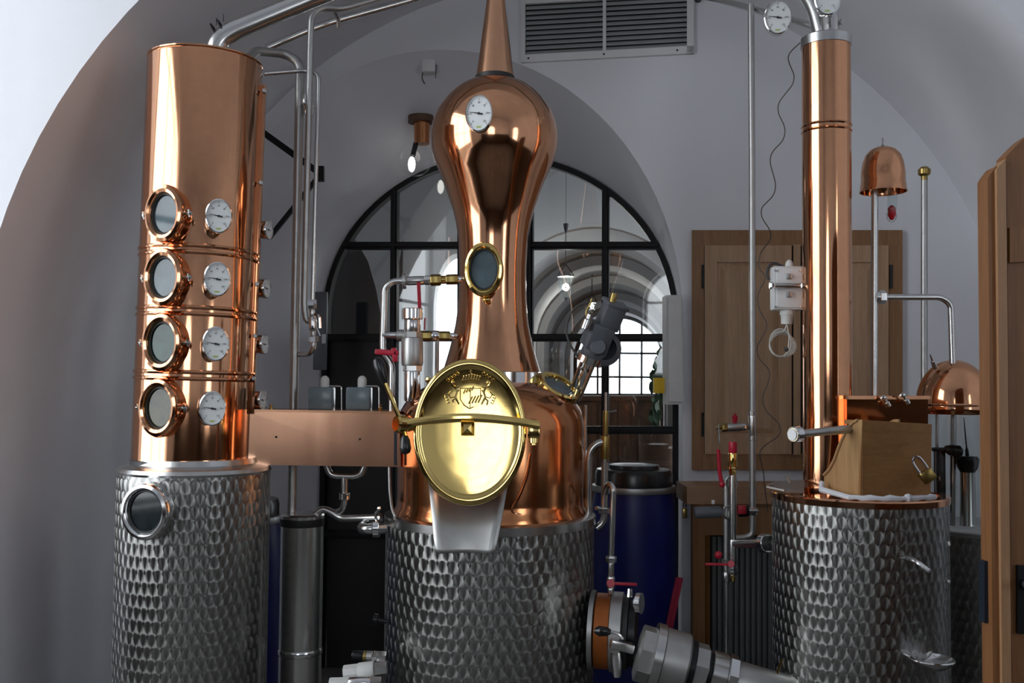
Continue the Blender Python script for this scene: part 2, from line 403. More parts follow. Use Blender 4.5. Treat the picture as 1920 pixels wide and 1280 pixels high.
# glazed black iron screen in the arch
win = struct(bpy.data.objects.new('window_1', None)); COL.objects.link(win); WO['window_1'] = PW(940, 700, YG); win.location = WO['window_1']
def rib(pts, wpx, name='glazing_bar', mat='black_iron', dep=.05):
    m = MB(); k = px(YG)
    a, b = Vector(pts[0]), Vector(pts[-1])
    nrm = Vector((-WS, -1, 0)).normalized()
    m.bar(a, b, dep, wpx * k, up=nrm.cross(b - a)); 
    m.bar(a + nrm * .03, b + nrm * .03, .03, wpx * k * .45, up=nrm.cross(b - a))
    return m.build(name, mat, win)
fr = [p + (PW(940, 500, YG) - p) * 0 for p in A_in]
c0 = PW(940, 598, YG)
inner = []
for p in A_in:
    d = (c0 - p); d.z = d.z if p.z > c0.z else 0
    inner.append(p + d.normalized() * .03)
m = MB(); nv = Vector((-WS, -1, 0)).normalized()
m.grid([[p - nv * .03 for p in A_in], [p + nv * .03 for p in A_in], [p + nv * .03 for p in inner], [p - nv * .03 for p in inner]])
m.build('outer_frame', 'black_iron', win)
def arch_y(x): return 598 - 307 * math.sqrt(max(0, 1 - ((x - 940) / 332) ** 2))
def arch_xl(y): return 940 - 332 * math.sqrt(max(0, 1 - ((598 - y) / 307) ** 2)) if y < 598 else 608
def arch_xr(y): return 940 + 332 * math.sqrt(max(0, 1 - ((598 - y) / 307) ** 2)) if y < 598 else 1272
VX = [738, 866, 994, 1136]; HY = [461, 633, 806, 1000]
for x in VX: rib([PW(x + (3 if x < 800 else 0), arch_y(x) + 4, YG), PW(x - 3, 1330, YG)], 13)
for y in HY: rib([PW(arch_xl(y) + 4, y, YG), PW(arch_xr(y) - 4, y, YG)], 14)
def clip(poly, inside, inter):
    out = []
    for i in range(len(poly)):
        a, b = poly[i - 1], poly[i]
        if inside(b):
            if not inside(a): out.append(inter(a, b))
            out.append(b)
        elif inside(a): out.append(inter(a, b))
    return out
archpoly = [(940 + 330 * math.cos(PI * i / 32), 598 - 305 * math.sin(PI * i / 32)) for i in range(33)]
archpoly = [(1270, 1330)] + archpoly + [(610, 1330)]
cols = [600] + VX + [1280]; rws = [280] + HY + [1330]
for i in range(len(cols) - 1):
    for j in range(len(rws) - 1):
        if j >= 2 and i == 0: continue
        poly = archpoly
        for ax, lim, sgn in ((0, cols[i] + 5, 1), (0, cols[i + 1] - 5, -1), (1, rws[j] + 5, 1), (1, rws[j + 1] - 5, -1)):
            if not poly: break
            poly = clip(poly, lambda p: (p[ax] - lim) * sgn >= 0, lambda a, b: tuple(a[q] + (b[q] - a[q]) * (lim - a[ax]) / (b[ax] - a[ax]) for q in (0, 1)))
        if len(poly) < 3: continue
        m = MB(); m.slab([PW(x, y, YG) for x, y in poly], -nv * .005); m.build('pane', 'window_glass', win, smooth=0)
# solid black door leaves in the lower left of the screen
for x0, x1 in ((612, 738), (744, 862)):
    m = MB(); pts = [PW(x, y, YG + .01) for x, y in ((x0, 640), (x1, 640), (x1, 1330), (x0, 1330))]
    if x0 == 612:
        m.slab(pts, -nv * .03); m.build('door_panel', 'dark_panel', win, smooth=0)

# ---- the hall behind the screen
H0 = 5.3
m = MB(); m.slab([(-3.0, H0 - .4, 0), (-3.0, 8.2, 0), (-3.0, 8.2, 4.2), (-3.0, H0 - .4, 4.2)], (-.1, 0, 0)); struct(m.build('wall_hall_left', 'plaster_hall', smooth=0))
a_, u_, sp_ = wall_hole('wall_hall_right', (3.0, 7.7), (3.0, 4.2), 0, 4.2, .35, 1.75, .9, 3.3, mat='plaster_hall', nrm=(-1, 0, 0))
window_frame('window_added_hall', a_, u_, sp_, Vector((.2, 0, 0)), 2, 3)  # unseen side window added to give the hall more light
portal('added_hall_window_portal', (3.22, 6.65, 2.1), 1.4, 2.4, (-1, 0, 0))  # portal of the added hall window
m = MB(); m.slab([(-3.0, 4.2, 4.2), (3.0, 4.2, 4.2), (3.0, 8.2, 4.2), (-3.0, 8.2, 4.2)], (0, 0, .1)); struct(m.build('ceiling_hall', 'plaster_hall', smooth=0))
YB = 7.4
# shaded cross wall in the left half of the hall, with a dark doorway
yc = 6.5
edge = [(850, 318), (815, 345), (780, 398), (757, 440), (747, 500), (744, 600), (744, 1000)]
pl = [P(x, y, yc) for x, y in edge]; pl = [Vector((.6, yc, 4.2)), P(900, 290, yc)] + pl; pl[-1].z = 0
mid = [P(740, 1000, yc), P(737, 600, yc), P(728, 520, yc), P(705, 455, yc), P(672, 420, yc), P(640, 440, yc), P(600, 520, yc), P(590, 600, yc), P(590, 1000, yc)]
mid[0].z = 0; mid[-1].z = 0
n = len(pl)
def resample(pts, n):
    d = [0]
    for a, b in zip(pts, pts[1:]): d.append(d[-1] + (b - a).length)
    out = []
    for i in range(n):
        t = d[-1] * i / (n - 1); k = max(j for j in range(len(d)) if d[j] <= t + 1e-9); k = min(k, len(pts) - 2)
        out.append(pts[k].lerp(pts[k + 1], (t - d[k]) / max(1e-9, d[k + 1] - d[k])))
    return out
arc = [P(743, 1000, yc), P(741, 640, yc), P(735, 560, yc), P(715, 480, yc), P(690, 435, yc), P(655, 440, yc), P(620, 520, yc), P(605, 640, yc), P(605, 1000, yc)]
arc = [P(720, 1000, yc), P(719, 620, yc), P(706, 545, yc), P(690, 490, yc), P(668, 447, yc), P(640, 430, yc), P(610, 450, yc), P(580, 520, yc), P(570, 640, yc), P(570, 1000, yc)]
arc[0].z = 0; arc[-1].z = 0
outl = [Vector((pl[-1].x, yc, 0))] + pl[::-1][1:] + [Vector((-3, yc, 4.2)), Vector((-3, yc, 0))]
m = MB(); m.add(resample(arc, 30)[::-1] + outl, [list(range(30 + len(outl)))]); struct(m.build('wall_cross', 'plaster_hall', smooth=0))
m = MB(); m.grid([resample(arc, 30), [p + Vector((-.05, .7, 0)) for p in resample(arc, 30)]])
struct(m.build('trim_doorway', 'plaster_hall'))
m = MB(); m.slab([(-3, yc + .7, 0), (-.8, yc + .7, 0), (-.8, yc + .7, 4.2), (-3, yc + .7, 4.2)], (0, .03, 0)); struct(m.build('wall_doorway_shade', 'dark_panel', smooth=0))  # near-black sheet paints in the dark of the unlit room beyond
# back wall of the hall: bright arched window behind the still, tunnel to the right
def arch2(cx, cy, a, b, ybot, Y):
    pts = [P(cx + a * math.cos(PI * i / 24), cy - b * math.sin(PI * i / 24), Y) for i in range(25)]
    r, l = pts[0].copy(), pts[-1].copy(); r.z = l.z = P(cx, ybot, Y).z
    return [r] + pts + [l]
wq = arch2(858, 580, 45, 105, 770, 7.6)
zb = wq[0].z
arch_wall('wall_hall_back', 'plaster_hall', [(p.x, p.z) for p in wq], (-3.0, -.19, zb, 4.2), lambda s, z: Vector((s, 7.6, z)))
m = MB(); m.slab([(-3.0, 7.6, 0), (-.19, 7.6, 0), (-.19, 7.6, zb), (-3, 7.6, zb)], (0, .05, 0)); struct(m.build('trim_window_parapet', 'plaster_hall', smooth=0))
m = MB(); m.grid([wq + [wq[0]], [p + Vector((.0, .3, 0)) for p in wq + [wq[0]]]]); struct(m.build('trim_reveal_hall', 'white_paint'))
portal('daylight_hall_window', (P(858, 640, 7.6).x, 7.92, P(858, 610, 7.6).z), .4, 1.25, (0, -1, 0))
# tunnel: a long low vault with plaster ribs, glazed at its far end
def tun(Y, r=.80, zs=None):
    cx = .60 + (Y - 7.3) * .128; zc = 1.6 + 1.22 - .80
    pts = [Vector((cx + r * math.cos(PI * i / 24), Y, zc + r * math.sin(PI * i / 24))) for i in range(25)]
    a, b = pts[0].copy(), pts[-1].copy(); a.z = b.z = 0
    return [a] + pts + [b]
t0 = tun(7.6)
arch_wall('wall_tunnel_mouth', 'plaster_hall', [(p.x, p.z) for p in t0], (-.19, 3.0, 0, 4.2), lambda s, z: Vector((s, 7.6 if s > -.2 else 7.6, z)))
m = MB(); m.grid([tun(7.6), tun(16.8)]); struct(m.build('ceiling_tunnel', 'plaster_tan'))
for i, (Y, d, th) in enumerate(((7.7, .5, .1), (9.3, .75, .09), (11.0, .6, .08), (13.0, .9, .09), (15.2, .7, .08))):
    m = MB(); m.grid([tun(Y), tun(Y, .80 - th), tun(Y + d, .80 - th), tun(Y + d)]); struct(m.build('trim_tunnel_rib', 'plaster_hall', smooth=60))
e0 = tun(16.8, .74); zc = 2.02; zlow = 1.45
inn = [Vector((e0[0].x, 16.8, zlow))] + e0[1:-1] + [Vector((e0[-1].x, 16.8, zlow))]
cx = .60 + 9.5 * .128
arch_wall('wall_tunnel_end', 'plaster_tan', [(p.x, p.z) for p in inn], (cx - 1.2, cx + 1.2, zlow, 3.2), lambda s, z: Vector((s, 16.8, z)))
m = MB(); m.slab([(cx - 1.2, 16.8, 0), (cx + 1.2, 16.8, 0), (cx + 1.2, 16.8, zlow), (cx - 1.2, 16.8, zlow)], (0, .05, 0)); struct(m.build('trim_tunnel_parapet', 'brown_furniture', smooth=0))
m = MB(); m.tube([p + Vector((0, -.03, 0)) for p in inn] + [inn[0] + Vector((0, -.03, 0))], .03, 6); w4 = struct(m.build('window_4', 'black_iron'))
for i in range(1, 4):
    X = inn[-1].x + (inn[0].x - inn[-1].x) * i / 4; m = MB(); m.tube([(X, 16.77, zlow), (X, 16.77, 2.02 + math.sqrt(max(.01, .74 ** 2 - (X - cx) ** 2)))], .018, 6); m.build('mullion', 'black_iron', w4)
for z in (1.75, 2.15): m = MB(); m.tube([(inn[-1].x, 16.77, z), (inn[0].x, 16.77, z)], .018, 6); m.build('glazing_bar', 'black_iron', w4)
portal('daylight_tunnel_window', (cx, 16.95, 2.1), 1.6, 1.4, (0, -1, 0))
#@@OBJECTS
# ------------------------------------------------------------------ shared fittings
def ring_prof(ro, ri, h, b=.004):
    return [(ri, 0), (ro - b, 0), (ro, b), (ro, h - b), (ro - b, h), (ri, h)]
def gauge(parent, c, n, rx, rz, depth=.03, stem=.0, name='thermometer', needle=172, roll=0):
    M = frame(c, n); 
    if roll: M = M @ Matrix.Rotation(roll, 4, 'Z')
    k = rz; sx = rx / rz
    m = MB(); m.lathe([(0, -depth), (k * .9, -depth), (k * .97, -depth * .8), (k, -.004), (k, .004), (k * .93, .007), (k * .90, .004), (k * .89, 0)], M, 36, sx, 1)
    if stem: m.lathe([(k * .16, -depth - stem), (k * .16, -depth)], M, 12)
    g = m.build(name, 'steel_bright', parent)
    m = MB(); m.lathe([(0, .001), (k * .9, .001)], M, 36, sx, 1); m.build('dial', 'dial_white', g)
    m = MB()
    for i in range(31):
        a = math.radians(225 - 270 * i / 30); r0 = .80 if i % 5 else .72
        ca, sa = math.cos(a), math.sin(a); w = .008 if i % 5 else .014
        m.add([(k * sx * (ca * r0 - sa * w), k * (sa * r0 + ca * w), .0022), (k * sx * (ca * r0 + sa * w), k * (sa * r0 - ca * w), .0022), (k * sx * (ca * .85 + sa * w), k * (sa * .85 - ca * w), .0022), (k * sx * (ca * .85 - sa * w), k * (sa * .85 + ca * w), .0022)], [(0, 1, 2, 3)], M)
    m.build('scale_marks', 'ink', g, smooth=0)['kind'] = 'stuff'
    m = MB()
    for i, tx in enumerate(('0', '20', '40', '60', '80', '100', '120')):
        a = math.radians(225 - 270 * i / 6); vs, fs = text_geo(tx); q = .17 * k
        m.add([(v.x * q * sx + math.cos(a) * .60 * k * sx, v.y * q + math.sin(a) * .60 * k, .0024) for v in vs], fs, M)
    m.build('numerals', 'ink', g, smooth=0)['kind'] = 'stuff'
    a = math.radians(needle); ca, sa = math.cos(a), math.sin(a)
    m = MB(); m.prism([(k * sx * x, k * y) for x, y in ((ca * .78, sa * .78), (-sa * .035, ca * .035), (-ca * .28 - sa * .05, -sa * .28 + ca * .05), (-ca * .28 + sa * .05, -sa * .28 - ca * .05), (sa * .035, -ca * .035))], .001, M, .003)
    m.lathe([(0, .005), (k * .07, .005), (k * .07, .002)], M, 10); m.build('needle', 'ink', g, smooth=0)
    m = MB(); m.box((k * sx * .34, k * .09, .001), M @ Matrix.Translation((0, -k * .72, .0018))); m.build('maker_mark', 'dial_green', g, smooth=0)
    return g
def sight(parent, c, n, rx, rz, mat='copper', glass='sight_glass', stub=.05, ringw=.30, name='sight_glass', up=(1, 0, 0)):
    M = frame(c, n, up); k = rz; sx = rx / rz; q = 1 - ringw
    m = MB(); m.lathe([(k * .93, -stub - .05), (k * .93, -.02), (k, -.014), (k * 1.0, .004), (k * .96, .012), (k * .85, .016), (k * (q + .04), .012), (k * q, .004), (k * q, -.01)], M, 40, sx, 1)
    g = m.build(name, mat, parent)
    m = MB(); m.lathe([(0, -.006), (k * q, -.006)], M, 36, sx, 1); m.build('glass', glass, g)
    m = MB(); m.tube([M @ Vector((k * q * .97 * sx * math.cos(a), k * q * .97 * math.sin(a), -.002)) for a in [2 * PI * i / 32 for i in range(32)]], .004, 6, closed=True); m.build('seal', 'black_rubber', g)
    return g, M
def nut(m, p, d, r, h, seg=6): m.axle(Vector(p) - Vector(d).normalized() * h / 2, Vector(p) + Vector(d).normalized() * h / 2, [(0, r * .9), (.1, r), (.9, r), (1, r * .9)], seg)
def pipe(parent, name, pts, rpx, mat='steel', fil=.05, seg=12):
    m = MB(); Y = pts[0][2]; m.tube([P(*p) for p in pts], rpx * px(Y), seg, fil); return m.build(name, mat, parent)
def part(parent, name, mat, fn, smooth=35):
    m = MB(); fn(m); return m.build(name, mat, parent, smooth)
def chain(parent, p0, p1, segs, Y0, Y1=None, seg=20):
    """fittings threaded on one line: segs = (t0, t1, r_px, name, material, sides)"""
    A, B = P(*p0, Y0), P(*p1, Y1 or Y0); k = px(Y0); out = []
    for t0, t1, r, nm, mt, sd in segs:
        m = MB(); a, b = A.lerp(B, t0), A.lerp(B, t1)
        m.axle(a, b, [(0, r * k * .92), (.08, r * k), (.92, r * k), (1, r * k * .92)], sd); out.append(m.build(nm, mt, parent))
    return out

# ------------------------------------------------------------------ left stainless tank and copper column
TL = frame(P(361, 880, 3.5) * 1, (0, 0, 1)); TLc = P(366, 880, 3.5); RT = 137 * px(3.5)
z_top = P(361, 886, 3.23).z
t = thing('stainless_tank', 'stainless tank with engine-turned scale pattern and round porthole, under the left copper column', 'tank', (TLc.x, 3.5, 0))
MT = Matrix.Translation((TLc.x, 3.5, 0))
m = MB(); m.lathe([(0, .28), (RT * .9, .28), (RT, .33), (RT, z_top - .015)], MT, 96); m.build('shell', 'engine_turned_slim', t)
m = MB(); m.lathe([(RT, z_top - .02), (RT + .003, z_top - .012), (RT - .004, z_top), (RT * .82, z_top + .012), (RT * .80, z_top + .03), (0, z_top + .03)], MT, 96); m.build('top_plate', 'steel', t)
for k in range(3):
    a = PI / 2 + k * 2 * PI / 3; m = MB(); m.axle(MT @ Vector((RT * .75 * math.cos(a), RT * .75 * math.sin(a), 0)), MT @ Vector((RT * .75 * math.cos(a), RT * .75 * math.sin(a), .3)), [(0, .035), (.05, .022), (1, .022)], 12); m.build('leg', 'steel', t)
p, n = cylhit(MT, RT, 283, 957)
g, M = sight(t, p + n * .03, n, 40 * px(3.28) / .83, 52 * px(3.28), 'steel_bright', 'sight_glass', .03, .25, 'porthole')
m = MB(); m.tube([MT @ Vector((RT * math.cos(a), RT * math.sin(a), z)) for a, z in ((-.22, .3), (-.22, z_top - .02))], .006, 6); m.build('seam_strip', 'steel', t)

LB, LT = P(357, 867, 3.5), P(386, 120, 3.5); RC = 105 * px(3.5); LH = (LT - LB).length
ML = frame(LB, LT - LB)
t = thing('rectifying_column', 'tall polished copper column with four portholes and four thermometers, standing on the left tank', 'still column', LB)
bands = [cylhit(ML, RC, 370, y)[0] for y in (466, 582, 704)]
bz = [(ML.inverted() @ b).z for b in bands]
m = MB(); m.lathe([(RC, .012), (RC, LH - .006), (RC * .985, LH)], ML, 96); m.build('shell', 'copper', t)
m = MB(); m.lathe([(RC * .985, LH), (RC * 1.004, LH + .003), (RC * 1.0, LH + .008), (RC * .9, LH + .012), (0, LH + .04)], ML, 96); m.build('lid', 'copper', t)
m = MB(); m.lathe([(RC * .9, -.018), (RC * 1.015, -.012), (RC * 1.015, .012), (RC, .014)], ML, 96); m.build('base_gasket', 'black_rubber', t)
for z in bz:
    for dz in (-.011, .011):
        m = MB(); m.lathe([(RC - .002, z + dz - .008), (RC + .004, z + dz - .005), (RC + .006, z + dz), (RC + .004, z + dz + .005), (RC - .002, z + dz + .008)], ML, 96); m.build('bead_ring', 'copper', t)
sg_y = (404, 522, 643, 764); sg_x = (321, 319, 316, 310); ga_x = (408, 405, 402, 396); ga_y = (408, 525, 645, 765)
for x, y, gl in zip(sg_x, sg_y, ('sight_glass_grey', 'sight_glass_grey', 'sight_glass_green', 'sight_glass_olive')):  # tint of each glass paints in what it reflects
    p, n = cylhit(ML, RC, x, y); n2 = (n + Vector((-.12, 0, 0))).normalized()
    g, M = sight(t, p + n2 * .035, n2, .072, .097, 'copper', gl, .05, .30, 'porthole')
    for s in (-1, 1):
        m = MB(); m.tube([M @ Vector((s * .066, .0, -.012)), M @ Vector((s * .088, 0, -.012))], .006, 8); m.ball(M @ Vector((s * .088, 0, -.012)), .009, seg=8)
        m.tube([M @ Vector((s * .088, -.012, -.012)), M @ Vector((s * .088, .012, -.004))], .004, 6); m.build('clamp_bolt', 'steel', g)
for x, y in zip(ga_x, ga_y):
    p, n = cylhit(ML, RC, x, y); n2 = (n * .8 + Vector((-.05, -.35, 0))).normalized()
    gauge(t, p + n2 * .035, n2, 25 * px(3.28), 33 * px(3.28), .028, .02)
# flat seam strip along the right edge with its bolts, and the gauges on the far side
Rm = ML.to_3x3(); sa = math.radians(8)
sdir = Vector((math.cos(sa), math.sin(sa), 0))
def cl(a, r, z): return ML @ Vector((r * math.cos(a), r * math.sin(a), z))
m = MB(); c = cl(.10, RC + .001, (LH - .05) / 2 + .08); m.box((.03, .014, LH - .24), Matrix.Translation(c) @ Rm.to_4x4()); m.build('seam_strip', 'copper', t)
for z in (LH - .09, LH - .42, LH - .78, .45, .30):
    m = MB(); p0 = cl(.06, RC + .010, z); nut(m, p0, Rm @ Vector((.3, -.95, 0)), .008, .03); m.build('bolt', 'steel', t)
for y in (430, 540, 645, 750):
    c = P(498, y, 3.55); c = Vector((ML @ Vector((RC + .03, .06, 0))).to_tuple()); c.z = P(498, y, 3.55).z; c.x += (c.z - LB.z) * (LT - LB).x / (LT - LB).z
    gauge(t, c, (.97, -.25, 0), .030, .036, .028, .02)

# ------------------------------------------------------------------ pot still
YS = 3.75; SX = P(919, 980, YS).x; KS = px(YS)
def zs(y, x=922): return P(x, y, YS).z
MS = Matrix.Translation((SX, YS, 0))
t = thing('still_jacket_tank', 'wide stainless engine-turned jacket tank carrying the copper pot still in the middle', 'tank', (SX, YS, 0))
R = 193 * KS; zt = P(921, 990, YS - R).z + .0
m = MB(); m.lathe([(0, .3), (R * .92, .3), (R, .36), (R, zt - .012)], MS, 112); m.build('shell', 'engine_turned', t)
m = MB(); m.lathe([(R, zt - .03), (R + .006, zt - .028), (R + .006, zt), (R - .01, zt + .006), (R * .90, zt + .006), (R * .88, zt - .01), (0, zt - .01)], MS, 112); m.build('rim', 'steel', t)
for k in range(3):
    a = PI / 6 + k * 2 * PI / 3; m = MB(); m.axle(MS @ Vector((R * .75 * math.cos(a), R * .75 * math.sin(a), 0)), MS @ Vector((R * .75 * math.cos(a), R * .75 * math.sin(a), .33)), [(0, .04), (.05, .025), (1, .025)], 12); m.build('leg', 'steel', t)

t = thing('pot_still', 'copper pot still with onion-shaped helmet, tall neck and cone, in the middle of the room', 'pot still', (SX, YS, zt))
KR = KS * .985
pot = [(0, zt - .005), (R * .86, zt - .004), (182 * KR, zt + .002), (181 * KR, zt + .02), (177 * KR, zt + .035), (176 * KR, zs(930)), (177 * KR, zs(800)), (175 * KR, zs(784)), (170 * KR, zs(768)), (160 * KR, zs(752)), (146 * KR, zs(738)), (128 * KR, zs(727)), (106 * KR, zs(719)), (94 * KR, zs(716))]
m = MB(); m.lathe(pot, MS, 96); m.build('pot', 'copper_dark', t, 50)
m = MB(); m.lathe([(92 * KR, zs(722)), (97 * KR, zs(720)), (97 * KR, zs(698)), (92 * KR, zs(696)), (80 * KR, zs(696))], MS, 64); m.build('collar', 'steel_bright', t)
pts = [(700, 94), (688, 90), (675, 86), (655, 80.5), (631, 74.5), (610, 70), (588, 67), (560, 65), (530, 64), (500, 64), (463, 66), (440, 68), (418, 71.5), (395, 77.5), (372, 85.5), (349, 93.5), (327, 103), (304, 113.5), (281, 120.5), (258, 122.5), (236, 120), (213, 112), (190, 96), (175, 82), (163, 66), (154, 48), (150, 36), (149, 20)]
MH = frame(MS @ Vector((0, 0, zs(700))), P(928, 150, YS) - (MS @ Vector((0, 0, zs(700)))))
m = MB(); m.lathe([(r * KR, zs(y) - zs(700)) for y, r in pts], MH, 96); m.build('helmet', 'copper', t, 60)
m = MB(); z0 = zs(152) - zs(700); m.lathe([(30 * KR, z0), (38 * KR, z0 + .002), (38 * KR, z0 + .016), (34 * KR, z0 + .022)], MH, 48); m.build('cone_gasket', 'black_rubber', t)
m = MB(); m.lathe([(36.5 * KR, z0 + .018), (33 * KR, zs(120) - zs(700)), (17.5 * KR, zs(0) - zs(700)), (10 * KR, zs(-70) - zs(700)), (0, zs(-71) - zs(700))], MH, 48); m.build('cone', 'copper_sheet', t)
# dial on the helmet
c = P(898, 213, YS - .25); gauge(t, c, (-.16, -1, .04), 26 * px(3.5), 36 * px(3.5), .03, .03)
# neck sight glass in a brass ring
c = P(907, 505, YS - .175); g, M = sight(t, c, (-.12, -1, 0), 36.5 * px(3.58), 52 * px(3.58), 'brass', 'sight_glass_grey', .03, .26, 'porthole')
m = MB(); m.ball(P(912, 562, YS - .16), .012, 1.3, 1, .8); m.build('clamp_bolt', 'brass', g)
# slanted brass sight glass on the right shoulder
c = P(1046, 727, YS - .08); n = Vector((.42, -.42, .80)); M = frame(c, n)
m = MB(); m.lathe([(.062, -.12), (.066, -.05), (.068, -.03)], M, 40); m.build('shoulder_neck', 'copper_dark', t)
m = MB(); m.lathe([(.068, -.032), (.082, -.028), (.082, .012), (.076, .018), (.062, .016), (.060, .004)], M, 40, 1.0, 1.0); g = m.build('shoulder_sight_glass', 'brass', t)
m = MB(); m.lathe([(0, .006), (.062, .006)], M, 36); m.build('glass', 'sight_glass_grey', g)
# manhole
YL = 3.285; kl = px(YL); lc = P(881, 809, YL); ln = Vector((.03, -1, .065)).normalized(); MLd = frame(lc, ln)
def Lp(x, y, z=0): return MLd @ Vector(((x - 881) * kl, -(y - 809) * kl, z))
k = 137 * kl; sx = 106 / 137
m = MB(); m.lathe([(k * .93, -.17), (k * .93, -.03), (k * .97, -.02)], MLd, 64, sx, 1); m.build('manhole_neck', 'copper_dark', t)
m = MB(); m.lathe([(k * .80, -.024), (k * .985, -.022), (k, -.014), (k, -.002), (k * .985, .006), (k * .93, .009), (k * .89, .006), (k * .87, .003), (k * .84, .0015), (k * .6, -.002), (k * .3, -.004), (0, -.0045)], MLd, 96, sx, 1)
lid = m.build('manhole_lid', 'brass', t, 60)
# embossed coat of arms
m = MB(); er = 1.15 * kl
def zl(x, y):
    r = math.hypot((x - 881) / 106, (y - 809) / 137); return -.0045 + .006 * r * r / .7 + .001
def emb(pts, r=er, fil=0): m.tube([Lp(x, y, zl(x, y)) for x, y in pts], r, 6, fil)
for i in range(4): emb([(868 + i * 5, 738 - i * 2), (872 + i * 5, 730 - i * 2)], er * 1.5)
for i in range(4): emb([(878 + i * 6, 757 - i * 1), (885 + i * 6, 743 - i * 1)], er * 1.5)
emb([(862, 728), (862, 748), (870, 760), (880, 766), (892, 760), (900, 748), (900, 728), (862, 728)], er)
emb([(881, 728), (881, 765)], er * .8)
for i in range(7):          # crown
    x = 866 + i * 5; emb([(x, 712), (x + 2.5, 703 + abs(i - 3) * 1.2)], er); m.ball(Lp(x + 2.5, 702 + abs(i - 3) * 1.2, zl(x, 702)), er * 1.7, seg=8)
emb([(864, 714), (881, 711), (900, 714)], er * 1.4); emb([(866, 719), (881, 716), (898, 719)], er * 1.2)
emb([(881, 700), (881, 693)], er); emb([(878, 696), (884, 696)], er)
for s in (-1, 1):           # lion supporters and scrolling mantling
    X = lambda d: 881 + s * d
    emb([(X(24), 752), (X(28), 744), (X(25), 735), (X(28), 726), (X(34), 722), (X(36), 716), (X(31), 713)], er * 1.9)
    emb([(X(26), 735), (X(21), 731)], er * 1.4); emb([(X(28), 728), (X(22), 724)], er * 1.4)
    emb([(X(26), 745), (X(33), 751), (X(31), 759)], er * 1.5); emb([(X(25), 750), (X(21), 758)], er * 1.5)
    emb([(X(29), 744), (X(37), 746), (X(41), 739), (X(37), 734)], er); emb([(X(41), 739), (X(46), 741)], er)
    m.ball(Lp(X(33), 717, zl(X(33), 717)), er * 3.2, seg=10)
    for q in range(4):
        bx = 40 - q * 6; by = 716 - q * 4; emb([(X(bx), by), (X(bx + 5), by - 3), (X(bx + 3), by - 7), (X(bx - 1), by - 4)], er * .9)
    for q in range(3):
        bx = 38 + q * 2; by = 754 + q * 3 - q * 8; emb([(X(bx), by), (X(bx + 5), by + 3), (X(bx + 6), by - 3), (X(bx + 2), by - 4)], er * .9)
m.build('coat_of_arms', 'brass', lid)
# cross bar with centre nut, hinge block and clamp hub
m = MB(); ys = [(748, 797), (790, 791), (835, 785), (880, 783), (925, 785), (970, 790), (1010, 796)]
zz = [.03, .045, .058, .064, .058, .047, .03]
ctr = [Lp(x, y, z) for (x, y), z in zip(ys, zz)]
rows = [[c + MLd.to_3x3() @ Vector(o) for o in ((0, .013, -.010), (0, .013, .006), (0, .004, .013), (0, -.004, .013), (0, -.013, .004), (0, -.013, -.010))] for c in fillet(ctr, .05)]
m.grid(rows, True); m.add(rows[0], [(0, 1, 2, 3, 4, 5)]); m.add(rows[-1], [(0, 1, 2, 3, 4, 5)]); bar = m.build('crossbar', 'brass', t)
m = MB(); M = MLd @ Matrix.Translation(((877 - 881) * kl, -(804 - 809) * kl, .064)) @ Matrix.Rotation(PI / 4, 4, 'Z')
m.lathe([(0, -.03), (.03, -.03), (.03, .004), (.018, .02), (0, .024)], M, 4); m.build('centre_nut', 'brass', bar, 20)
m = MB(); m.box((.04, .05, .05), MLd @ Matrix.Translation(((1000 - 881) * kl, -(806 - 809) * kl, .0)), .005); m.axle(Lp(1001, 790, .0), Lp(1001, 833, .0), [(0, .016), (.9, .016), (.92, .009), (1, .009)], 16); m.build('hinge', 'brass', bar)
hub = Lp(756, 795, .02)
m = MB(); m.axle(hub + Vector((-.02, -.02, 0)), hub + Vector((.035, .02, -.005)), [(0, .024), (.1, .03), (.45, .03), (.5, .022), (.75, .024), (1, .018)], 20); hb = m.build('clamp_hub', 'brass', t)
m = MB(); m.tube([hub + Vector((0, -.02, 0)), Lp(722, 716, .05)], .0075, 10); h1 = m.build('clamp_lever', 'brass', hb)
m = MB(); m.axle(Lp(724, 722, .05), Lp(707, 674, .055), [(0, .010), (.25, .016), (.7, .020), (.92, .015), (1, .004)], 16); m.build('knob', 'black_plastic', hb)
m = MB(); m.tube([hub + Vector((0, -.02, 0)), Lp(762, 822, .03)], .0075, 10); m.build('clamp_lever', 'brass', hb)
m = MB(); m.axle(Lp(761, 818, .03), Lp(764, 852, .035), [(0, .010), (.25, .017), (.7, .019), (.92, .014), (1, .004)], 16); m.build('knob', 'black_plastic', hb)
# drain chute under the manhole
rows = []
for (x0, x1, y, Y) in ((803, 953, 905, 3.40), (806, 948, 935, 3.36), (810, 941, 975, 3.325), (813, 934, 1010, 3.30), (816, 930, 1030, 3.29), (822, 922, 1038, 3.288)):
    n_ = 9; r = []
    for i in range(n_):
        f = i / (n_ - 1); p = P(x0 + (x1 - x0) * f, y, Y); p.y += .05 * (1 - (2 * f - 1) ** 2) * (1 if y < 960 else .35); r.append(p)
    rows.append(r)
m = MB(); m.grid(rows); ch = m.build('drain_chute', 'steel_dull', t, 60)
sol = ch.modifiers.new('thickness', 'SOLIDIFY'); sol.thickness = .004
m = MB(); m.tube([MS @ Vector((R * .9 * math.cos(-.95), R * .9 * math.sin(-.95), zt + .02))] + [cylhit(MS, 177 * KR + .004, x, y)[0] for x, y in ((955, 960), (975, 930), (990, 890), (997, 850))], .004, 8, .03); m.build('copper_tube', 'copper', t)

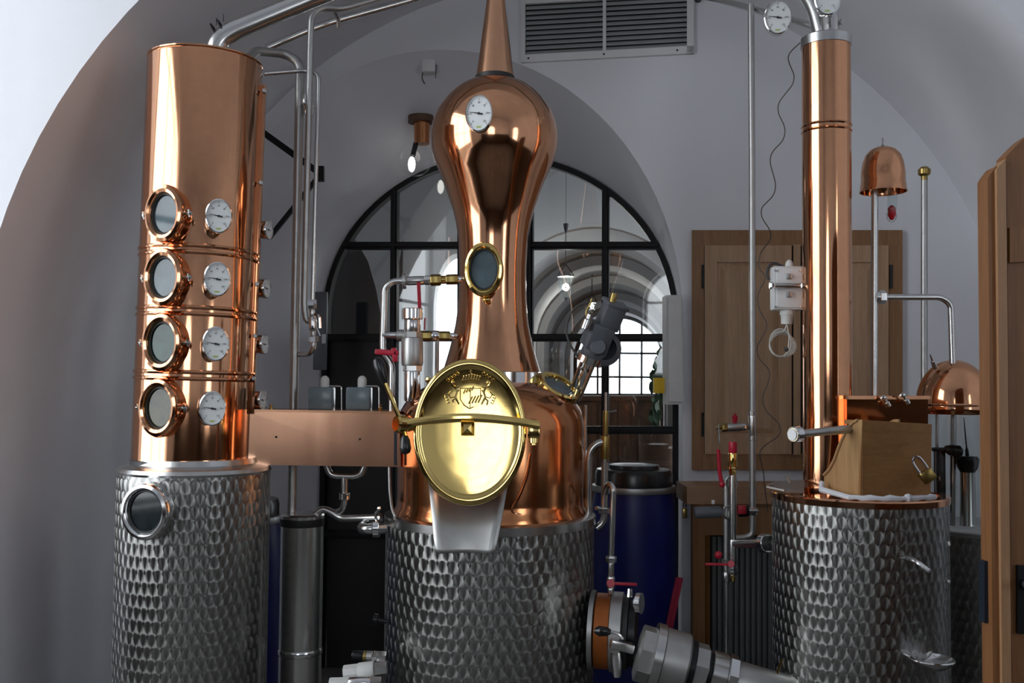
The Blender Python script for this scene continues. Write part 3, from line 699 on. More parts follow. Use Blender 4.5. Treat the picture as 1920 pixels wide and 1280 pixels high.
# ------------------------------------------------------------------ copper trough between column and still
Yt = 3.62
t = thing('copper_trough', 'long flat copper box bridging the left column and the pot still', 'trough', P(605, 873, Yt))
a, b, c, d = P(459, 769, 3.52), P(748, 773, 3.60), P(752, 875, 3.60), P(459, 871, 3.52)
m = MB(); m.slab([a, b, c, d], (0.03, .22, 0)); m.build('body', 'copper_trough', t, 20)
m = MB(); m.slab([a + Vector((-.004, -.004, .004)), b + Vector((0, -.004, .004)), b + Vector((0, -.004, -.004)), a + Vector((-.004, -.004, -.004))], (.03, .228, 0)); m.build('lid', 'copper_sheet', t, 20)
m = MB(); m.slab([P(454, 765, 3.515), P(460, 765, 3.515), P(460, 875, 3.515), P(454, 875, 3.515)], (.02, .23, 0)); m.build('gasket', 'black_rubber', t, 20)
m = MB(); m.slab([P(739, 790, 3.592), P(744, 790, 3.592), P(744, 872, 3.592), P(739, 872, 3.592)], (0, .01, 0)); m.build('joint', 'blue_plate', t, 20)
for x, y in ((518, 819), (675, 823)):
    m = MB(); f = (x - 459) / 290; nut(m, P(x, y, 3.52 + .08 * f - .002), (0, 1, 0), 2.2 * kl, .008, 10); m.build('rivet', 'black_iron', t)
for x, y in ((508, 763), (713, 763)):
    m = MB(); m.axle(P(x, y + 8, 3.6), P(x, y - 5, 3.6), [(0, .007), (.5, .007), (.6, .004), (1, .006)], 10); m.build('stud', 'brass', t)
for i, (x0, x1, lab) in enumerate(((581, 626, 'left of the two grey control boxes on the copper trough'), (651, 696, 'right of the two grey control boxes on the copper trough, nearer the still'))):
    q = thing('control_box', lab, 'control box', P((x0 + x1) / 2, 772, 3.68), 'control boxes on the trough')
    c = P((x0 + x1) / 2, 747, 3.70); wd = (x1 - x0) * px(3.7)
    m = MB(); m.box((wd, .07, .085), Matrix.Translation(c), .006); m.build('housing', 'box_grey', q)
    m = MB(); m.box((wd * .96, .004, .07), Matrix.Translation(c + Vector((0, -.036, -.002))), .001); m.build('cover', 'box_grey', q)
    m = MB(); m.axle(c + Vector((.01, 0, .04)), c + Vector((.01, 0, .085)), [(0, .016), (.3, .017), (.7, .017), (.9, .012), (1, .004)], 14); m.build('cap', 'off_white', q)
    m = MB(); m.tube([c + Vector((.0, 0, .046)), c + Vector((.072, 0, .046)), c + Vector((.075, 0, -.05))], .003, 8, .01); m.build('bracket', 'steel', q)

# ------------------------------------------------------------------ pipes of the left group
Yp = 3.78
t = thing('condensate_pipe', 'thick grey steel riser bending over beside the left column', 'pipe', P(547, 955, Yp))
pipe(t, 'riser', [(466, 108, 3.62), (478, 95, 3.66), (535, 101, Yp), (563, 118, Yp), (560, 250, Yp), (550, 765, Yp), (547, 962, Yp)], 9, 'steel_dull', .07, 14)
t = thing('sampling_pipe', 'thin steel pipe dropping to the small valve beside the thick riser', 'pipe', P(586, 660, 3.72))
pipe(t, 'pipe', [(770, -20, 3.9), (640, 17, 3.76), (604, 14, 3.74), (584, 28, 3.72), (582, 80, 3.72), (570, 575, 3.72), (574, 600, 3.72), (584, 603, 3.72)], 5.8, 'steel_dull', .04)
pipe(t, 'elbow', [(588, 640, 3.72), (587, 655, 3.72), (578, 664, 3.74), (556, 664, 3.78)], 5, 'steel', .03)
chain(t, (584, 562), (588, 642), [(0, .22, 9.5, 'nut', 'steel_bright', 6), (.2, .4, 5, 'nipple', 'steel', 14), (.4, .72, 8, 'valve_body', 'steel_bright', 16), (.72, .88, 5, 'nipple', 'steel', 14), (.86, 1, 10, 'nut', 'steel_bright', 6)], 3.715)
m = MB(); m.tube([P(590, 590, 3.70), P(599, 592, 3.69), P(600, 615, 3.69)], .006, 8, .01); m.tube([P(594, 615, 3.69), P(600, 630, 3.69)], .004, 8); m.build('valve_lever', 'steel_bright', t)
t = thing('vent_pipe', 'thin steel pipe with rounded bend, rightmost of the risers beside the left column', 'pipe', P(586, 560, 3.74))
pipe(t, 'pipe', [(495, 138, 3.68), (570, 132, 3.74), (597, 138, 3.74), (597, 165, 3.74), (586, 565, 3.74)], 4.2, 'steel', .04)
m = MB(); m.ball(P(573, 186, 3.76), .012, seg=10); m.axle(P(573, 176, 3.76), P(573, 215, 3.76), [(0, .008), (.3, .014), (.5, .014), (.6, .008), (1, .006)], 12); m.build('fitting', 'steel_bright', t)
gauge(t, P(582, 202, 3.79), (.85, -.5, 0), .022, .034, .02)
t = thing('overhead_pipe', 'thin steel pipe slanting up to the right from behind the left column', 'pipe', P(600, 50, 3.95))
pipe(t, 'pipe', [(500, 90, 3.85), (600, 47, 3.92), (850, -22, 4.1), (1080, -40, 4.2), (1335, -4, 4.25), (1380, 8, 4.15), (1535, 52, 3.65)], 6.5, 'steel', .1)
m = MB(); m.tube([P(627, 20, 3.80), P(634, 34, 3.84), P(635, 50, 3.86)], .009, 8, .01); m.build('clamp', 'steel_dull', t)
t = thing('vapour_pipe', 'wide brushed steel vapour pipe leaving the top of the left column', 'pipe', P(405, 88, 3.5))
pipe(t, 'pipe', [(402, 108, 3.5), (408, 78, 3.5), (432, 60, 3.51), (590, -6, 3.6), (800, -85, 3.7), (1100, -120, 3.75), (1400, -80, 3.7), (1500, -30, 3.62), (1530, 10, 3.57), (1545, 75, 3.55)], 19, 'steel', .12, 20)
for x, y in ((405, 62), (418, 55)):
    m = MB(); A = P(x, y, 3.51); d = P(440, 40, 3.5) - P(400, 62, 3.5); M = frame(A, d); m.tube([M @ Vector((.036 * math.cos(q), .036 * math.sin(q), 0)) for q in [2 * PI * i / 24 for i in range(24)]], .003, 6, closed=True); m.tube([A + Vector((0, 0, .03)), A + Vector((-.002, 0, .055))], .003, 6); m.build('hose_clamp', 'dark_metal', t)
t = thing('wall_bracket', 'black angled iron bracket on the wall behind the left column', 'bracket', P(540, 345, 4.9))
m = MB(); m.bar(P(490, 246, 4.9), P(601, 326, 4.9), .03, .03); m.build('arm', 'black_iron', t)
m = MB(); m.bar(P(600, 328, 4.9), P(505, 446, 4.9), .022, .022); m.build('strut', 'black_iron', t)
m = MB(); m.bar(P(600, 312, 4.9), P(600, 340, 4.9), .03, .04); m.build('plate', 'black_iron', t)
t = thing('wall_switch_panel', 'small grey switch panel at the left foot of the glazed arch', 'switch panel', P(602, 640, 5.35))
m = MB(); m.box((.07, .03, .42), Matrix.Translation(P(601, 620, 5.35)), .004); m.build('housing', 'grey_dark', t)
m = MB(); m.box((.02, .01, .05), Matrix.Translation(P(607, 635, 5.33)), .002); m.build('switch', 'grey_plastic', t)

# slim steel cooler tube
YT = 3.72; cx = 567
c = P(cx, 965, YT); Rt = 39.5 * px(YT)
t = thing('slim_cooler', 'slim polished steel cylinder standing between the left tank and the still', 'cooler', (c.x, YT, 0))
MC = Matrix.Translation((c.x, YT, 0))
m = MB(); m.lathe([(0, .1), (Rt, .1), (Rt, c.z - .03)], MC, 48); m.build('shell', 'steel_tube', t)
m = MB(); m.lathe([(Rt * .99, c.z - .04), (Rt * 1.03, c.z - .035), (Rt * 1.03, c.z - .01), (Rt * .99, c.z - .008)], MC, 48); m.build('gasket', 'black_rubber', t)
m = MB(); m.lathe([(Rt * 1.03, c.z - .012), (Rt * 1.03, c.z), (Rt * .95, c.z + .006), (0, c.z + .006)], MC, 48); m.build('lid', 'steel', t)
zz = P(567, 1230, YT - Rt).z
m = MB(); m.lathe([(Rt, zz - .012), (Rt + .003, zz - .006), (Rt + .003, zz + .006), (Rt, zz + .012)], MC, 48); m.build('weld_band', 'steel_bright', t)
for k in range(3):
    a = k * 2.1; m = MB(); m.tube([MC @ Vector((Rt * .8 * math.cos(a), Rt * .8 * math.sin(a), 0)), MC @ Vector((Rt * .8 * math.cos(a), Rt * .8 * math.sin(a), .12))], .012, 8); m.build('leg', 'steel', t)
t = thing('drain_piping', 'steel drain pipes with a forked bracket under the copper trough', 'pipe', P(645, 960, 3.68))
pipe(t, 'fork', [(612, 872, 3.66), (618, 888, 3.66), (630, 892, 3.66), (665, 893, 3.66), (678, 888, 3.66), (684, 873, 3.66)], 6, 'steel', .02)
pipe(t, 'drop_pipe', [(646, 894, 3.66), (646, 945, 3.66), (640, 958, 3.68), (625, 962, 3.69)], 6, 'steel', .03)
m = MB(); nut(m, P(646, 930, 3.66), (0, 0, 1), .02, .025, 16); m.ball(P(652, 927, 3.64), .006, seg=8); m.build('union', 'steel_bright', t)
pipe(t, 'overflow_pipe', [(590, 965, 3.70), (605, 953, 3.70), (625, 962, 3.69), (640, 972, 3.68), (715, 970, 3.62)], 7, 'steel', .03)
pipe(t, 'elbow', [(725, 990, 3.62), (690, 992, 3.60), (676, 990, 3.62), (690, 980, 3.66), (715, 968, 3.68)], 10, 'steel', .04, 14)
chain(t, (700, 990), (712, 990), [(0, 1, 17, 'clamp_ring', 'steel_bright', 20)], 3.60)
m = MB(); m.tube([P(706, 975, 3.59), P(703, 962, 3.58), P(710, 955, 3.57)], .005, 8, .01); m.ball(P(711, 953, 3.57), .008, seg=8); m.build('wing_nut', 'steel_bright', t)
pipe(t, 'thin_tube', [(730, 875, 3.62), (731, 920, 3.62), (735, 955, 3.62), (745, 975, 3.60)], 3, 'steel_dull', .02, 8)

# ------------------------------------------------------------------ valve piping left of the neck
Yv = 3.66
t = thing('neck_valve_piping', 'steel piping with brass nuts and red valve levers left of the still neck', 'pipe', P(735, 768, Yv))
pipe(t, 'pipe', [(760, 526, Yv), (735, 527, Yv), (720, 540, Yv), (720, 560, Yv), (717, 660, Yv), (735, 680, Yv), (734, 770, Yv)], 6, 'steel', .05)
chain(t, (870, 523), (750, 527), [(0, .12, 6, 'nipple', 'steel_bright', 16), (.1, .28, 10, 'union_nut', 'brass_old', 6), (.28, .36, 8, 'nipple', 'brass_old', 14), (.36, .52, 11, 'union_nut', 'brass_old', 6), (.52, .62, 9, 'valve_body', 'steel_bright', 8), (.62, .9, 8.5, 'valve_body', 'steel', 18), (.9, .96, 15, 'flange', 'steel_dull', 18), (.96, 1, 8, 'nipple', 'steel', 14)], Yv)
chain(t, (858, 630), (716, 628), [(0, .12, 6, 'nipple', 'steel_bright', 16), (.1, .24, 9, 'union_nut', 'brass_old', 6), (.24, .34, 10, 'tee', 'steel_bright', 14), (.34, .56, 9.5, 'union_nut', 'brass_old', 6), (.56, .7, 8, 'valve_body', 'steel', 16), (.7, .8, 11, 'flange', 'steel_dull', 16), (.8, 1, 6.5, 'nipple', 'steel', 14)], Yv)
pipe(t, 'drop_tube', [(819, 635, Yv), (820, 640, Yv), (819, 712, Yv + .01)], 4, 'steel', 0, 10)
m = MB(); m.bar(P(785, 530, Yv - .02), P(787, 582, Yv - .03), .012, .006); m.build('valve_lever', 'red_plastic', t)
m = MB(); m.bar(P(797, 596, Yv - .02), P(796, 618, Yv - .02), .014, .006); m.build('valve_lever', 'red_plastic', t)
m = MB(); m.bar(P(703, 659, Yv - .03), P(748, 662, Yv - .03), .02, .02, bev=.004); m.bar(P(738, 652, Yv - .03), P(742, 678, Yv - .03), .02, .02, bev=.004); m.build('valve_handle', 'red_plastic', t)
t = thing('safety_valve', 'chunky upright steel safety valve on the left shoulder of the still', 'valve', P(773, 750, Yv))
chain(t, (773, 578), (773, 752), [(0, .12, 20, 'cap', 'steel_bright', 16), (.11, .26, 15.5, 'upper_tube', 'steel', 24), (.25, .32, 18, 'hex_nut', 'steel_dull', 6), (.32, .62, 20.5, 'body', 'steel_dull', 24), (.6, .68, 18, 'hex_nut', 'steel', 6), (.66, 1, 15.5, 'lower_tube', 'steel_bright', 24)], 3.62)
m = MB(); m.axle(P(806, 722, 3.58), P(800, 708, 3.57), [(0, .008), (1, .006)], 8); m.ball(P(803, 712, 3.57), .012, seg=8); m.build('vent_cap', 'brass', t)

# ------------------------------------------------------------------ grey agitator drive on the right shoulder
t = thing('agitator_drive', 'grey agitator motor tilted on steel legs over the right shoulder of the still', 'motor', P(1085, 735, 3.72))
A, B = P(1080, 735, 3.72), P(1152, 560, 3.62); d = (B - A).normalized(); L = (B - A).length
M = frame(A, d, (1, .2, 0))
for a in (.4, 1.9, 3.5, 5.0):
    m = MB(); m.tube([M @ Vector((.032 * math.cos(a), .032 * math.sin(a), -.02)), M @ Vector((.032 * math.cos(a), .032 * math.sin(a), L * .36))], .006, 8); m.build('leg', 'steel_bright', t)
m = MB(); m.lathe([(.02, -.04), (.026, -.03), (.026, .09), (.014, .10), (.014, L * .34)], M, 20); m.build('shaft', 'steel_bright', t)
m = MB(); m.lathe([(0, L * .33), (.052, L * .33), (.052, L * .40), (0, L * .40)], M, 28); m.build('flange', 'steel_bright', t)
m = MB(); m.lathe([(.04, L * .40), (.043, L * .42), (.043, L * .55), (0, L * .55)], M, 24); m.box((.088, .09, L * .26), M @ Matrix.Translation((-.005, 0, L * .60)), .006); m.build('gear_housing', 'grey_dark', t)
Mk = M @ Matrix.Translation((.035, .0, L * .50)); C = Mk.translation; mk = frame(C, (.15, -1, .1))
m = MB(); m.lathe([(0, -.05), (.062, -.05), (.066, -.03), (.066, .01), (.05, .02), (.045, .022)], mk, 32); m.build('gear_disc', 'grey_dark', t)
m = MB(); m.lathe([(.045, .02), (.03, .028), (.03, .05), (.026, .056), (0, .056)], frame(C + Vector((-.03, -.01, -.0)), (.1, -1, .1)), 24); m.build('disc_cap', 'grey_dark', t)
m = MB(); m.box((.075, .075, L * .24), M @ Matrix.Translation((.012, 0, L * .83)), .004); m.build('motor_box', 'grey_dark', t)
m = MB(); m.box((.088, .088, .014), M @ Matrix.Translation((.012, 0, L * .955)), .004); m.build('motor_lid', 'grey_dark', t)
m = MB(); m.axle(P(1147, 568, 3.6), P(1152, 550, 3.6), [(0, .011), (.5, .013), (1, .011)], 12); m.build('cable_gland', 'brass_old', t)
m = MB(); m.axle(P(1096, 617, 3.6), P(1106, 590, 3.6), [(0, .018), (.6, .018), (.7, .012), (1, .012)], 14); m.build('terminal', 'steel_bright', t)
m = MB(); m.tube([P(*q, 3.62) for q in ((1108, 566), (1080, 573), (1063, 600), (1062, 630), (1072, 652), (1084, 668))], .004, 8, .05); m.build('cable', 'cable', t)
m = MB(); m.tube([P(*q, 3.62) for q in ((1110, 560), (1104, 575), (1098, 585), (1102, 600))], .004, 8, .02); m.build('cable_tail', 'brass_old', t)

# ------------------------------------------------------------------ pipes right of the still
Yr = 3.75
t = thing('level_pipe', 'brass and steel level pipe running down the right side of the still', 'pipe', P(1130, 1000, Yr))
chain(t, (1136, 770), (1134, 865), [(0, .55, 5.5, 'brass_tube', 'brass_old', 16), (.5, .95, 9, 'brass_tee', 'brass_old', 16), (.9, 1, 7, 'nut', 'brass_old', 6)], Yr)
pipe(t, 'pipe', [(1134, 860, Yr), (1133, 965, Yr), (1131, 980, Yr), (1118, 990, Yr)], 6.5, 'steel', .04, 14)
pipe(t, 'elbow', [(1132, 828, Yr), (1118, 832, Yr), (1106, 845, Yr), (1103, 870, Yr), (1103, 975, Yr)], 7.5, 'steel', .06, 14)
m = MB(); nut(m, P(1133, 957, Yr), (0, 0, 1), .021, .022, 6); m.axle(P(1133, 957, Yr), P(1118, 952, Yr - .03), [(0, .006), (.7, .005), (.75, .009), (1, .007)], 10); m.build('union', 'steel_bright', t)
m = MB(); m.tube([P(1098, 760, Yr), P(1097, 955, Yr)], .006, 8); m.build('thin_tube', 'steel', t)
m = MB(); m.axle(P(1136, 735, Yr), P(1136, 775, Yr), [(0, .006), (1, .006)], 8); m.tube([P(1142, 772, Yr), P(1156, 770, Yr)], .004, 6); m.build('vent_tip', 'steel', t)
t = thing('drain_valve_pipe', 'hooked steel pipe with a red lever valve in front of the blue barrel', 'pipe', P(1146, 1110, 3.6))
pipe(t, 'pipe', [(1134, 925, 3.66), (1137, 912, 3.64), (1143, 906, 3.62), (1150, 914, 3.6), (1150, 930, 3.6), (1146, 1050, 3.6)], 5.5, 'steel', .03)
chain(t, (1146, 1042), (1145, 1112), [(0, .18, 10, 'nut', 'steel_bright', 6), (.18, .6, 6, 'nipple', 'steel', 14), (.55, .85, 8, 'valve_body', 'steel_bright', 14), (.85, 1, 6, 'spout', 'steel', 14)], 3.6)
m = MB(); m.bar(P(1138, 1093, 3.57), P(1194, 1095, 3.57), .022, .008, bev=.002); m.axle(P(1145, 1093, 3.58), P(1145, 1093, 3.55), [(0, .016), (1, .014)], 14); m.build('valve_lever', 'red_plastic', t)

# blue barrels
def barrel(cx, ytop, half, Y, label):
    c = P(cx, ytop, Y); r = half * px(Y); M = Matrix.Translation((c.x, Y, 0)); z = c.z
    q = thing('blue_barrel', label, 'barrel', (c.x, Y, 0), 'blue plastic barrels')
    m = MB(); m.lathe([(0, .0), (r * .9, .0), (r * .96, .04), (r, .3), (r * 1.02, z * .5), (r, z - .2), (r * .95, z - .08), (r * .90, z - .02), (r * .90, z - .0)], M, 56); m.build('body', 'blue_plastic', q, 60)
    m = MB(); m.lathe([(r * .88, z - .03), (r * .965, z - .028), (r * .98, z - .015), (r * .965, z - .002), (r * .88, z)], M, 56); m.build('clamping_ring', 'steel_dull', q)
    m = MB(); m.lathe([(r * .90, z - .005), (r * .90, z + .05), (r * .86, z + .07), (r * .6, z + .075), (r * .58, z + .09), (r * .2, z + .095), (0, z + .095)], M, 56); m.build('lid', 'black_plastic', q)
barrel(1188, 908, 80, 4.55, 'blue plastic barrel with black lid right of the still, before the glazed arch')
barrel(452, 965, 77, 4.35, 'blue plastic barrel mostly hidden behind the left tank and the slim cooler')
# ------------------------------------------------------------------ right cooler tank and column
YR = 3.45; c = P(1609, 925, YR); RX = c.x; RR = 156 * px(YR); MR = Matrix.Translation((RX, YR, 0)); zr = P(1612, 942, YR - RR).z
t = thing('cooler_tank', 'stainless engine-turned cooler tank with copper rim under the right copper column', 'tank', (RX, YR, 0))
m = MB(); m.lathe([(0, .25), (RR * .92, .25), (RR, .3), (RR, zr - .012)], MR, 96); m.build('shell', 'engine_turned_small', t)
m = MB(); m.lathe([(RR + .001, zr - .022), (RR + .005, zr - .020), (RR + .006, zr - .002), (RR + .002, zr + .003), (RR * .90, zr + .003), (RR * .88, zr - .01), (0, zr - .012)], MR, 96); m.build('rim', 'copper', t)
for k in range(3):
    a = PI / 2 + k * 2 * PI / 3; m = MB(); m.axle(MR @ Vector((RR * .75 * math.cos(a), RR * .75 * math.sin(a), 0)), MR @ Vector((RR * .75 * math.cos(a), RR * .75 * math.sin(a), .3)), [(0, .035), (.05, .022), (1, .022)], 12); m.build('leg', 'steel', t)
p, n = cylhit(MR, RR, 1700, 1046)
m = MB(); m.tube([p - n * .02, p + n * .05, p + n * .085 + Vector((.02, 0, -.025)), ], .0075, 10, .02); m.build('spout', 'steel_bright', t)
for (x, y) in ((1779, 1018), (1779, 1090)):
    p, n = cylhit(MR, RR, x - 3, y); m = MB(); nut(m, p, n, .007, .02); m.build('bolt', 'steel_bright', t)
# drip dish on the right of the tank
t = thing('drip_dish', 'small round steel drip dish hooked on the right side of the cooler tank', 'dish', P(1752, 1240, 3.22))
c = P(1748, 1238, 3.14); m = MB(); m.lathe([(0, -.022), (.04, -.022), (.062, -.006), (.068, .004), (.066, .007), (.058, -.004), (.04, -.016), (0, -.016)], Matrix.Translation(c), 40); m.build('bowl', 'steel_bright', t)
m = MB(); m.tube([c + Vector((-.055, .02, 0)), P(1716, 1222, 3.2), P(1708, 1205, 3.22)], .008, 8, .02); m.build('hook', 'steel_bright', t)

YC = 3.53; B0, B1 = P(1552, 928, YC), P(1549, 87, YC); MCo = frame(B0, B1 - B0); HC = (B1 - B0).length; RCc = 45 * px(YC)
t = thing('condenser_column', 'slender polished copper column rising from the right cooler tank', 'still column', B0)
m = MB(); m.lathe([(RCc, -.02), (RCc, HC)], MCo, 72); m.build('shell', 'copper', t)
zb_ = (MCo.inverted() @ cylhit(MCo, RCc, 1550, 232)[0]).z
for dz in (-.010, .010):
    m = MB(); m.lathe([(RCc - .002, zb_ + dz - .007), (RCc + .004, zb_ + dz), (RCc - .002, zb_ + dz + .007)], MCo, 72); m.build('bead_ring', 'copper', t)
m = MB(); m.lathe([(RCc, HC - .005), (RCc + .004, HC - .004), (RCc + .004, HC + .028), (RCc - .004, HC + .034), (0, HC + .036)], MCo, 72); m.build('top_collar', 'steel', t)
m = MB(); m.lathe([(.032, HC + .02), (.032, HC + .09), (.026, HC + .11), (0, HC + .11)], MCo @ Matrix.Translation((.012, -.01, 0)), 28); m.build('top_neck', 'steel', t)
m = MB(); m.lathe([(RCc, -.012), (RCc + .012, -.01), (RCc + .012, .004), (RCc, .006)], MCo, 56); m.build('foot_ring', 'copper', t)
gauge(t, P(1551, -3, 3.44), (.02, -1, -.05), 26 * px(3.44), 33 * px(3.44), .03, .04, 'thermometer')
m = MB(); m.tube([P(1576, 45, 3.5), P(1580, 36, 3.5)], .006, 8); m.build('clamp_screw', 'steel_dull', t)
t = thing('pipe_thermometer', 'round dial thermometer on the overhead pipe left of the condenser column top', 'thermometer', P(1458, 66, 3.7))
gauge(t, P(1458, 33, 3.74), (-.12, -1, -.02), 25.5 * px(3.74), 33 * px(3.74), .03, .04, 'dial_case')
# capillary wire winding down
t = thing('capillary_wire', 'thin brown capillary wire snaking down left of the condenser column', 'wire', P(1440, 960, 3.9))
import itertools
wp = [(1503, 78, 3.6), (1478, 100, 3.7), (1478, 115, 3.8), (1490, 142, 3.85), (1487, 158, 3.85), (1453, 200, 3.85), (1473, 240, 3.85), (1470, 262, 3.85), (1440, 292, 3.85), (1455, 345, 3.85), (1452, 365, 3.85), (1427, 390, 3.85), (1428, 408, 3.85), (1446, 434, 3.85), (1444, 450, 3.9), (1425, 475, 4), (1420, 500, 4), (1438, 520, 4), (1420, 550, 4), (1422, 580, 4), (1442, 610, 4), (1418, 650, 4), (1422, 672, 4), (1445, 695, 4), (1440, 720, 4), (1428, 745, 4), (1435, 770, 4), (1462, 795, 4), (1464, 815, 4), (1430, 838, 4.05), (1423, 850, 4.05), (1432, 885, 4.05), (1433, 905, 4.05), (1440, 960, 4.05)]
m = MB(); m.tube([P(*q) for q in wp], .0022, 5, .06); m.build('wire', 'wire_brown', t)

# junction box hung on the column
t = thing('junction_box', 'white junction box with a coil of clear cable beside the condenser column', 'junction box', P(1478, 585, 3.6))
M = Matrix.Translation(P(1476, 541, 3.62)); bw = 58 * px(3.62)
m = MB(); m.box((bw, .06, 82 * px(3.62)), M, .006); m.build('housing', 'grey_plastic', t)
m = MB(); m.box((bw * .9, .006, 74 * px(3.62)), M @ Matrix.Translation((.004, -.031, 0)), .002); m.build('cover', 'white_paint', t)
chain(t, (1443, 535), (1516, 536), [(0, .12, 7, 'nut', 'steel_bright', 6), (.1, .8, 5, 'thermowell', 'steel', 14), (.78, .9, 7, 'nut', 'steel_bright', 6), (.88, 1, 5, 'nipple', 'copper', 14)], 3.57)
for dx, dy in ((-22, -34), (24, -34), (-22, 34), (24, 34)):
    m = MB(); nut(m, P(1476 + dx, 541 + dy, 3.583), (0, 1, 0), .004, .006, 8); m.build('screw', 'steel_dull', t)
for y in (518, 552):
    m = MB(); m.box((.018, .012, .02), Matrix.Translation(P(1479, y, 3.58)), .002); m.build('latch', 'steel_dull', t)
m = MB(); m.axle(P(1480, 502, 3.62), P(1480, 487, 3.62), [(0, .014), (.5, .015), (.8, .011), (1, .004)], 14); m.build('cable_gland', 'off_white', t)
m = MB(); m.axle(P(1476, 582, 3.62), P(1475, 608, 3.62), [(0, .026), (.3, .026), (.4, .022), (1, .020)], 18); m.build('cable_gland', 'off_white', t)
m = MB(); m.tube([P(*q, 3.64) for q in ((1470, 500), (1450, 492), (1440, 500), (1438, 515), (1442, 525))], .005, 8, .03); m.build('black_cable', 'cable', t)
m = MB()
for i in range(5):
    cx, cy = 1463 + i * 1.2, 642 + i * 1.5; rx, ry = 20 + i * 1.3, 26 - i
    m.tube([P(cx + rx * math.cos(a), cy + ry * math.sin(a), 3.60 + .006 * i) for a in [2 * PI * j / 22 for j in range(22)]], .0022, 5, closed=True)
m.tube([P(*q, 3.6) for q in ((1475, 608), (1470, 622), (1450, 625), (1445, 640))], .0022, 5, .02); m.tube([P(*q, 3.6) for q in ((1475, 608), (1480, 630), (1478, 655), (1470, 668))], .0022, 5, .02)
m.build('cable_coil', 'cable_clear', t); m = MB(); m.ball(P(1474, 655, 3.58), .009, seg=8); m.build('cable_tie', 'cable', t)

# wooden box with padlock on the tank
t = thing('wooden_lock_box', 'small varnished wooden box with curved side panel, padlocked, on the cooler tank', 'box', P(1650, 930, 3.25))
k0 = 3.19
fa, fb, fc, fd = P(1617, 787, k0), P(1747, 795, k0 + .06), P(1745, 932, k0 + .06), P(1613, 928, k0)
m = MB(); m.slab([fa, fb, fc, fd], (0, .02, 0)); m.build('front_panel', 'wood_box', t, 20)
def side(f, y):      # side panel runs back and to the left from the front corner
    a = P(1617, y, k0); b = P(1545, y, k0 + .20); return a.lerp(b, f)
sp = [side(0, 787), side(.12, 787), side(.24, 792), side(.40, 806), side(.52, 824), side(.62, 842), side(.72, 862), side(.86, 880), side(1, 890), side(1, 925), side(0, 928)]
sp = [p.copy() for p in sp]
m = MB(); m.slab(sp, (.012, .016, 0)); m.build('side_panel', 'wood_box_side', t, 20)
m = MB(); m.slab([q + Vector((.150, .09, 0)) for q in sp], (.012, .016, 0)); m.build('side_panel', 'wood_box_side', t, 20)
m = MB(); m.slab([fa + Vector((0, .012, 0)), fb + Vector((0, .012, 0)), fb + Vector((-.03, .10, -.002)), fa + Vector((-.03, .08, -.002))], (0, 0, -.014)); m.build('top_panel', 'wood_box', t, 20)
edge = [q for q in sp[1:9]]
m = MB(); m.tube([q + Vector((-.002, -.004, 0)) for q in edge], .005, 8); m.build('edge_trim', 'wood_box_side', t)
t = thing('padlock', 'brass padlock hanging tilted on the right corner of the wooden box', 'padlock', P(1738, 902, 3.2))
M = frame(P(1735, 886, 3.2), (0, -1, 0)) @ Matrix.Rotation(math.radians(35), 4, 'Z')
m = MB(); m.box((.045, .04, .02), M @ Matrix.Translation((0, -.012, 0)), .004); m.build('body', 'brass_old', t)
m = MB(); m.tube([M @ Vector(q) for q in ((-.015, 0, 0), (-.015, .04, 0), (-.012, .055, 0), (0, .062, 0), (.012, .055, 0), (.015, .04, 0), (.015, 0, 0))], .0045, 8, .01); m.build('shackle', 'steel_bright', t)
t = thing('copper_cap_box', 'low copper box with wing screws behind the wooden box on the cooler tank', 'copper box', P(1662, 925, 3.45))
q = [P(1588, 745, 3.40), P(1740, 745, 3.44), P(1740, 925, 3.475), P(1588, 922, 3.435)]
m = MB(); m.slab(q, (0.02, .12, 0)); m.build('body', 'copper_dark', t, 20)
m = MB(); m.slab([q[0] + Vector((-.006, -.006, .006)), q[1] + Vector((.006, -.006, .006)), q[1] + Vector((.006, -.006, -.006)), q[0] + Vector((-.006, -.006, -.006))], (.02, .13, 0)); m.build('rim', 'copper', t, 20)
for x, y in ((1660, 752), (1696, 747)):
    m = MB(); m.axle(P(x + 6, y + 9, 3.40), P(x - 4, y - 10, 3.39), [(0, .010), (.35, .010), (.4, .005), (1, .005)], 10); m.ball(P(x - 3, y - 6, 3.39), .008, 1.4, .6, 1, 10); m.build('wing_screw', 'steel_bright', t)
t = thing('lever_rod', 'steel lever rod with round chrome end cap in front of the condenser column', 'lever', P(1490, 815, 3.12))
A, B = P(1491, 814, 3.12), P(1606, 803, 3.27); m = MB(); m.axle(A, B, [(0, .012), (1, .015)], 16); m.build('rod', 'steel_dull', t)
m = MB(); d = (B - A).normalized(); m.axle(A - d * .012, A + d * .02, [(0, .022), (.15, .026), (.85, .026), (1, .02)], 24); m.build('end_cap', 'steel_bright', t)
m = MB(); m.axle(A - d * .015, A - d * .012, [(0, .018), (1, .018)], 20); m.build('cap_face', 'dial_white', t)
t = thing('sealing_cloth', 'rolled white sealing cloth laid along the copper rim below the wooden box', 'cloth', P(1650, 935, 3.2))
m = MB(); pts = [P(1541, 905, 3.36), P(1541, 918, 3.33)]
for i in range(16):
    a = -2.0 + i * .075; 
    pts.append(MR @ Vector((RR * .95 * math.cos(a), RR * .95 * math.sin(a), zr + .012 + .002 * math.sin(i * 2.3))))
m.tube(pts, [.009 + .0018 * math.sin(i * 1.7) for i in range(len(pts))], 8); m.ball(pts[11], .014, seg=8); m.build('roll', 'cloth_white', t)
t = thing('tank_bracket', 'flat grey steel bracket on the left edge of the cooler tank rim', 'bracket', P(1470, 915, 3.4))
